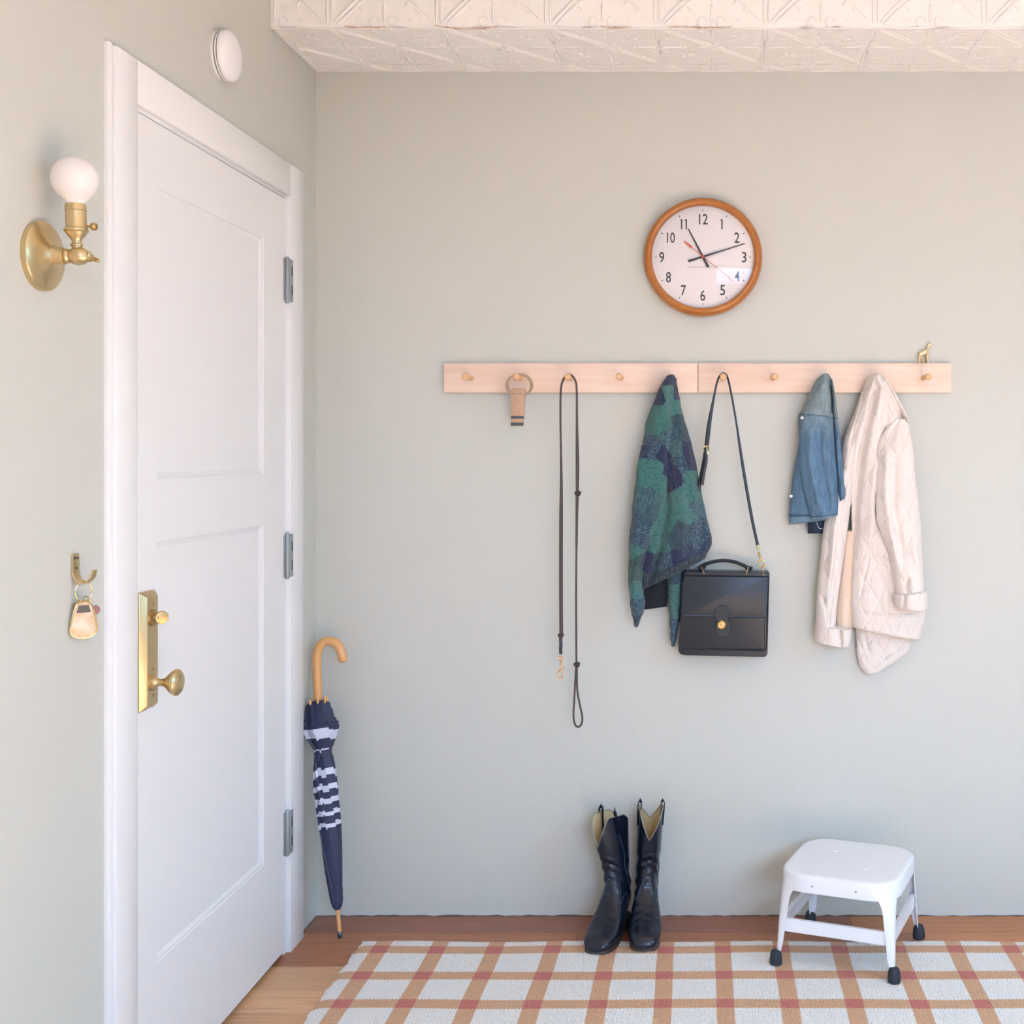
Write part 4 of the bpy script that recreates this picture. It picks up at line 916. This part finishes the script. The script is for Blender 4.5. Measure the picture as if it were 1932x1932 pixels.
# ---------------------------------------------------------------- rug
def rug_mat():
    t = NT('woven_rug'); t.set(Roughness=.95, Sheen_Weight=.15)
    s = t.n('ShaderNodeSeparateXYZ'); t.l(t.obj(), s.inputs[0])
    dx = t.math('MULTIPLY', t.math('SUBTRACT', t.noise(1.6, 1), .5), .03)
    dy = t.math('MULTIPLY', t.math('SUBTRACT', t.noise(2.1, 1, t.mapv((1, 1, 1), loc=(5, 3, 0))), .5), .022)
    zx = t.math('MULTIPLY', t.math('PINGPONG', s.outputs[0], .0045), 1.4)
    zy = t.math('MULTIPLY', t.math('PINGPONG', s.outputs[1], .003), .7)
    X = t.math('ADD', t.math('ADD', s.outputs[0], dx), zy); Y = t.math('ADD', t.math('ADD', s.outputs[1], dy), zx)
    fx = t.math('MULTIPLY', t.math('FRACT', t.math('DIVIDE', t.math('ADD', X, .908 + .0235 + 1.56), .156)), .156)
    fy = t.math('MULTIPLY', t.math('FRACT', t.math('DIVIDE', t.math('ADD', Y, .251 + .0235 + 3.15), .1575)), .1575)
    mx = t.math('LESS_THAN', fx, .044); my = t.math('LESS_THAN', fy, .046)
    sp = t.noise(240, 2); white = t.mix(sp, srgb(230, 225, 218), srgb(250, 248, 245)); tan_ = t.mix(sp, srgb(204, 156, 116), srgb(222, 174, 134)); rust = t.mix(sp, srgb(190, 104, 92), srgb(208, 118, 104))
    c = t.mix(t.math('MAXIMUM', mx, my), white, tan_); c = t.mix(t.math('MULTIPLY', mx, my), c, rust); t.base(c)
    v = t.n('ShaderNodeTexVoronoi'); v.inputs['Scale'].default_value = 1; t.l(t.mapv((240, 130, 100)), v.inputs['Vector'])
    t.bump(t.math('ADD', v.outputs[0], t.math('MULTIPLY', sp, .6)), .003); return t.m
mb = MB(); nx, ny = 150, 110; x0, x1, ya, yb = -.972, 1.75, -.190, -1.95
top, bot = [], []
for j in range(ny + 1):
    rt_, rb_ = [], []
    for i in range(nx + 1):
        u, v = i / nx, j / ny; x = x0 + (x1 - x0) * u; y = ya + (yb - ya) * v
        if i == 0: x += .003 * math.sin(j * .9) + .002 * math.sin(j * 2.3)
        if j == 0: y += .004 * math.sin(i * .23) + .001 * math.sin(i * 1.7)
        x += -.0 * v; h = .009 + .0008 * math.sin(x * 13) * math.sin(y * 17)
        if i in (0, nx) or j in (0, ny): h = .004
        rt_.append(Vector((x, y, h))); rb_.append(Vector((x, y, .0005)))
    top.append(rt_); bot.append(rb_)
vs = [p for r in top for p in r] + [p for r in bot for p in r]; N = (nx + 1) * (ny + 1); fs = []
for j in range(ny):
    for i in range(nx): a = j * (nx + 1) + i; fs += [(a, a + 1, a + nx + 2, a + nx + 1), (N + a, N + a + nx + 1, N + a + nx + 2, N + a + 1)]
for j in range(ny):
    for i in (0, nx): a = j * (nx + 1) + i; fs.append((a, a + nx + 1, N + a + nx + 1, N + a))
for i in range(nx):
    for j in (0, ny): a = j * (nx + 1) + i; fs.append((a, a + 1, N + a + 1, N + a))
mb.add(vs, fs); tag(mb.build('area_rug', rug_mat(), ang=70), 'white woven rug with tan and rust windowpane check on the wood floor', 'rug')

# ---------------------------------------------------------------- boots
def boot(loc, fwd, lean, twist, label, hgt=1.0, sgn=1):
    r = thing('cowboy_boot', loc, label, 'boot', 'black cowboy boots under the peg rail'); L0 = Vector(loc); f0 = Vector((fwd[0], fwd[1], 0)).normalized()
    WS_ = .88; RG = [(.250, .017, .250, .012, .005), (.247, .027, .248, .0095, .019), (.239, .037, .240, .0085, .030), (.222, .046, .226, .0085, .0385), (.196, .055, .200, .0085, .0440), (.170, .069, .170, .0085, .0450), (.145, .088, .135, .010, .0425), (.125, .110, .095, .024, .038), (.112, .132, .050, .034, .0335), (.104, .152, .010, .036, .0315), (.099, .172, -.002, .060, .0315), (.098, .190, -.001, .095, .033), (.101, .205, .002, .135, .0355), (.106, .222, -.001, .180, .038), (.110, .245, -.006, .230, .039)]
    RG = [g[:4] + (g[4] * (WS_ if g[1] > .19 else 1),) for g in RG]; RG.append(RG[-1])
    TOPZ = .322 * hgt; NS = 48
    def P(f, s, z, mul=1.0):
        k_ = max(0, (z - .12) / .2); a = twist * k_; fc = .055
        ff = fc + (f - fc) * math.cos(a) - s * math.sin(a) if k_ > 0 else f; ss = (f - fc) * math.sin(a) + s * math.cos(a) if k_ > 0 else s
        side = Vector((-f0.y, f0.x, 0)); return L0 + f0 * ff + side * ss + Vector((lean * k_, 0, z * 1.0))
    def ring(tf, tz, bf, bz, w_, inset=0, pw=.85):
        out = []
        for q in range(NS):
            a = 2 * PI * q / NS; ca = math.cos(a); sa = math.sin(a)
            ca2 = math.copysign(abs(ca) ** .9, ca); sa2 = math.copysign(abs(sa) ** pw, sa)
            mf, mz = (tf + bf) / 2, (tz + bz) / 2; hf, hz = (tf - bf) / 2, (tz - bz) / 2; k_ = 1 - inset / max(w_, .01)
            out.append((mf + hf * ca2 * k_, sa2 * w_ * k_, mz + hz * ca2 * k_))
        return out
    def topz(a):
        a = (a + PI) % (2 * PI) - PI; fr_ = max(0, 1 - abs(a) / 1.15); bk = max(0, 1 - (PI - abs(a)) / 1.15)
        return TOPZ - .078 * fr_ ** 1.05 - .05 * bk ** 1.1
    RGi = []
    for i_ in range(13):
        for k_ in range(4):
            t_ = k_ / 4; a_, b_, c_, d_ = RG[max(i_ - 1, 0)], RG[i_], RG[i_ + 1], RG[min(i_ + 2, 13)]
            RGi.append(tuple(.5 * (2 * b_[q] + (c_[q] - a_[q]) * t_ + (2 * a_[q] - 5 * b_[q] + 4 * c_[q] - d_[q]) * t_ ** 2 + (3 * b_[q] - a_[q] - 3 * c_[q] + d_[q]) * t_ ** 3) for q in range(5)))
    RGi.append(RG[13])
    rings_ = []
    for gi, g in enumerate(RGi):
        out = []
        for q, p in enumerate(ring(*g)):
            a = 2 * PI * q / NS; top = max(0, math.cos(a)); dz = 0; df = 0; dw = 0
            if 16 <= gi <= 30: dz = top * .0020 * math.sin(gi * 1.9 + 1.5 * math.sin(a * 1.5 + sgn)) * math.sin((gi - 15) / 16 * PI)
            if 30 < gi: df = .0022 * math.sin(gi * 1.15 + a * 1.3 + sgn) * (.5 + .5 * abs(math.cos(a))); dw = .0016 * math.sin(gi * .9 + a * 2)
            out.append(P(p[0] + df, p[1] * (1 + dw / .035), p[2] + dz))
        rings_.append(out)
    # creases on instep and ankle
    base = ring(*RG[13])
    for k_ in range(1, 13):
        t_ = k_ / 12; out = []
        g = ring(.106 + .007 * t_, .222, -.001 - .009 * t_, .18, .0334 + .0018 * t_)
        for q in range(NS):
            a = 2 * PI * q / NS; z_s = base[q][2]; z = z_s + (topz(a) - z_s) * t_; out.append(P(g[q][0], g[q][1], z))
        rings_.append(out)
    m = MB()
    # outer
    m.rings(rings_, False); m.add([sum(rings_[0], Vector()) / NS], [])
    c0 = len(m.v) - 1
    for q in range(NS): m.f.append([q, (q + 1) % NS, c0]); m.c.append(m.col)
    m.build('upper', M['boot'], r, ang=75)
    # lining
    m = MB(); inn = []
    for k_ in range(12, -1, -1):
        t_ = k_ / 12; out = []; g = ring(.106 + .007 * t_, .222, -.001 - .009 * t_, .18, .0334 + .0018 * t_, .0028 if k_ < 12 else .0006)
        for q in range(NS):
            a = 2 * PI * q / NS; z_s = base[q][2]; z = z_s + (topz(a) - z_s) * t_ + (.0008 if k_ == 12 else 0); out.append(P(g[q][0], g[q][1], z))
        inn.append(out)
    m.rings(inn, False); n0 = len(m.v); m.add([sum(inn[-1], Vector()) / NS], [])
    for q in range(NS): m.f.append([12 * NS + q, 12 * NS + (q + 1) % NS, n0]); m.c.append(m.col)
    m.build('lining', M['lining'], r, ang=75)
    # edge binding
    m = MB(); m.tube([P(g_[0], g_[1], topz(2 * PI * q / NS)) for q, g_ in enumerate(ring(.113, .222, -.010, .18, .0352, .001))], .0016, 6, closed=True); m.build('binding', plain('pale_binding', srgb(150, 148, 140), .6) if 'pale_binding' not in bpy.data.materials else bpy.data.materials['pale_binding'], r)
    # pull straps at the sides
    for s in (-1, 1):
        m = MB(); pts_ = [P(.055, s * .0365, TOPZ - .05), P(.055, s * .0375, TOPZ - .01), P(.053, s * .037, TOPZ + .011), P(.051, s * .032, TOPZ + .017), P(.05, s * .0275, TOPZ + .010), P(.05, s * .0295, TOPZ - .02), P(.05, s * .0298, TOPZ - .10)]
        m.tube(catmull(pts_, 5), .0085, 10, flat=(.2, 1), up=tuple(Vector((-f0.y, f0.x, 0)) * s)); m.build('pull_strap', M['boot'], r)
    # side seam and vamp welt follow the leather
    def surf(ri, a):
        a = a % (2 * PI); q = a / (2 * PI) * NS; q0 = int(q) % NS; q1 = (q0 + 1) % NS; fq = q - int(q); r0 = int(ri); r1 = min(r0 + 1, len(rings_) - 1); fr_ = ri - r0
        return (rings_[r0][q0].lerp(rings_[r0][q1], fq)).lerp(rings_[r1][q0].lerp(rings_[r1][q1], fq), fr_)
    for sd_ in (PI / 2, 1.5 * PI):
        m = MB(); m.tube([surf(ri, sd_ + .05 * math.sin(ri * .5)) for ri in range(40, len(rings_) - 1)], .0013, 6); m.build('side_seam', M['stitchb'], r)
    m = MB(); pts_ = []
    for k_ in range(49):
        a = -2.0 + 4.0 * k_ / 48; tt = abs(a) / 2.0; pts_.append(surf(36.5 - 9 * math.sin(min(1, tt * 1.35) * PI) ** 2 + 3 * max(0, tt - .74) * 4, a))
    m.tube(pts_, .0013, 6); m.build('vamp_welt', M['stitchb'], r)
    # sole and heel
    m = MB(); outl = []
    for f, w_ in ((.250, 0), (.246, .018), (.237, .031), (.213, .0390), (.185, .0420), (.160, .0410), (.130, .037), (.100, .034), (.070, .0305), (.035, .031), (.012, .027), (-.002, .014), (-.005, 0)): outl.append((f, w_))
    op = outl + [(f, -w_) for f, w_ in reversed(outl[1:-1])]; op = [(p.x, p.y) for p in catmull([(a, c_, 0) for a, c_ in op], 3, closed=True)]
    def soleP(u, v, d):
        lift = .0 if u > .13 else .018 * min(1, (.13 - u) / .06); toe = .005 * max(0, (u - .2) / .05) ** 2
        return P(u, v, d + lift + toe)
    n_ = len(op); lo = [soleP(u, v, .0025) for u, v in op]; hi = [soleP(u, v, .007) for u, v in op]; hi2 = [soleP(u * .985 + .001, v * .92, .0115) for u, v in op]
    m.rings([lo, hi, hi2]); m.build('sole', M['solem'], r, ang=50)
    m = MB(); hl = [(u, v) for u, v in op if u < .062]; hl = sorted(hl, key=lambda p: math.atan2(p[1], p[0] - .03))
    m.prism(hl, lambda u, v, d: P(u + (.003 if d < .01 else 0), v * (.94 if d < .01 else 1), d), 0, .022); m.build('heel', plain('heel_stack', srgb(44, 40, 44), .5) if 'heel_stack' not in bpy.data.materials else bpy.data.materials['heel_stack'], r, bevel=.001)
    return r
boot((-.263, -.052, .0065), (-.24, -.97), -.028, -.55, 'black cowboy boot toed outward, standing nearer the umbrella', 1.0)
boot((-.197, -.026, .0065), (.02, -1), .012, 0.05, 'black cowboy boot pointing straight ahead, standing nearer the stool', 1.04)

# ---------------------------------------------------------------- stool
SXc, SYs = .3615, -.252; RA = -math.atan2(.108, .2935)
stl = thing('step_stool', (SXc, SYs, .0), 'low white metal step stool with black rubber feet, standing partly on the rug', 'stool')
Ms = Matrix.Translation((SXc, SYs, 0)) @ Matrix.Rotation(RA, 4, 'Z')
def rrect(h, r, z, n=10):
    out = []
    for (cx_, cy_, a0) in ((h - r, h - r, 0), (-h + r, h - r, PI / 2), (-h + r, -h + r, PI), (h - r, -h + r, 1.5 * PI)):
        for k_ in range(n + 1):
            a = a0 + PI / 2 * k_ / n; out.append(Ms @ Vector((cx_ + r * math.cos(a), cy_ + r * math.sin(a), z)))
    return out
TZ = .2505; Hh = .158; Rr = .075
m = MB()
m.rings([rrect(Hh - .004, Rr, TZ - .045), rrect(Hh, Rr, TZ - .045), rrect(Hh, Rr, TZ - .008), rrect(Hh - .002, Rr, TZ - .003), rrect(Hh - .007, Rr - .004, TZ - .0004), rrect(Hh - .014, Rr - .01, TZ), rrect(Hh - .05, Rr - .03, TZ - .0003), rrect(.03, .015, TZ - .0003)], True)
m.build('seat', M['enamel'], stl, ang=50)
for (x_, y_) in ((-.055, -.055), (.055, -.055), (.055, .055), (-.055, .055)):
    m = MB(); c_ = Ms @ Vector((x_, y_, TZ - .0005)); m.lathe([(.0105, 0), (.0105, .0006), (.007, .0022), (.003, .0028), (0, .0028)], c_, (0, 0, 1), 20); m.build('raised_bump', M['enamel'], stl)
for (x_, y_) in ((-.06, -.159), (.055, -.159)):
    m = MB(); c_ = Ms @ Vector((x_, y_ + .0012, TZ - .026)); m.lathe([(.0028, 0), (.0028, .0008)], c_, Ms.to_3x3() @ Vector((0, -1, 0)), 12); m.build('rivet', M['steel'], stl)
for (x_, y_) in ((-.03, 0), (.03, 0), (0, .03), (0, -.03), (0, 0), (-.03, -.06), (.03, .06), (-.06, 0), (.06, 0)):
    m = MB(); m.lathe([(.0042, 0), (.003, .0008), (0, .001)], Ms @ Vector((x_, y_, TZ - .0004)), (0, 0, 1), 12); m.build('pimple', M['enamel'], stl)
feet = {(-1, -1): (.158, -.346), (1, -1): (.4515, -.454), (1, 1): (.565, -.158), (-1, 1): (.272, -.062)}
for (sx, sy), (fx, fy) in feet.items():
    onrug = fy < -.19; fz = .0092 if onrug else .0002
    base_ = Vector((fx, fy, fz)); loc_ = Ms.inverted() @ base_
    topc = Vector((sx * (Hh - .006), sy * (Hh - .006), TZ - .012)); botc = Vector((loc_.x, loc_.y, fz + .03))
    def leg_pts(t_):
        c_ = topc.lerp(botc, t_); wd = .019 * (1 - t_) + .0150 + .024 * math.exp(-(t_ / .16) ** 2)
        if t_ > .86: wd *= 1 - .2 * (t_ - .86) / .14
        return c_, wd
    rr = []
    th = .0022
    for k_ in range(15):
        t_ = k_ / 14; c_, wd = leg_pts(t_)
        # L profile folded at the outer corner, softened
        prof_ = [(-wd, 0), (-.006, 0), (-.0018, -.0005 - .0013 + .0018), (0, -.006), (0, -wd)]
        prof_ = [(-wd, 0), (-.009, 0), (-.0045, -.0012), (-.0012, -.0045), (0, -.009), (0, -wd), (-th, -wd), (-th, -.0095), (-.0035, -.006), (-.006, -.0035), (-.0095, -th), (-wd, -th)]
        # keep the corner rounded like the seat near the top
        rnd = .022 * (1 - t_) ** 2
        ring_ = []
        for (a, c2) in prof_:
            pull = rnd * max(0, 1 - abs(a - c2) / .03)
            ring_.append(Ms @ Vector((c_.x + sx * (a - pull * .6 + 0), c_.y + sy * (c2 - pull * .6), c_.z)))
        rr.append(ring_)
    m = MB(); m.rings(rr); lg = m.build('leg', M['enamel'], stl, bevel=0, ang=50)
    m = MB(); fb = base_; tdir = (Ms @ (topc.lerp(botc, .9)) - Ms @ botc).normalized()
    m.lathe([(.0135, 0), (.0165, .002), (.0168, .012), (.0150, .028), (.0118, .036), (.009, .037)], fb - Vector((tdir.x * 0, 0, 0)), (tdir.x * .6, tdir.y * .6, tdir.z), 24); m.build('foot_cap', M['rubber'], lg)
def stretcher(a, c_, name='stretcher'):
    (fx, fy), (gx, gy) = feet[a], feet[c_]; A = Ms.inverted() @ Vector((fx, fy, .03)); B = Ms.inverted() @ Vector((gx, gy, .03))
    ta = Vector((a[0] * (Hh - .006), a[1] * (Hh - .006), TZ - .012)); tb = Vector((c_[0] * (Hh - .006), c_[1] * (Hh - .006), TZ - .012))
    m = MB(); z0_, z1_ = .096, .129
    def at(T_, Bt, z): t_ = (T_.z - z) / (T_.z - Bt.z); return T_.lerp(Bt, t_)
    inn = Vector(((a[0] + c_[0]) / 2, (a[1] + c_[1]) / 2, 0)) * -.0045; inn2 = inn * 3.2
    A0, A1, B0, B1 = at(ta, A, z0_), at(ta, A, z1_), at(tb, B, z0_), at(tb, B, z1_)
    dr = (B0 - A0).normalized() * .009
    q = [A0 + dr, B0 - dr, B1 - dr, A1 + dr]
    m.add([Ms @ (p + inn) for p in q] + [Ms @ (p + inn2) for p in q], [(0, 1, 2, 3), (7, 6, 5, 4)] + [(k_, (k_ + 1) % 4, 4 + (k_ + 1) % 4, 4 + k_) for k_ in range(4)])
    m.build(name, M['enamel'], stl)
stretcher((-1, -1), (1, -1)); stretcher((1, -1), (1, 1)); stretcher((-1, 1), (-1, -1))
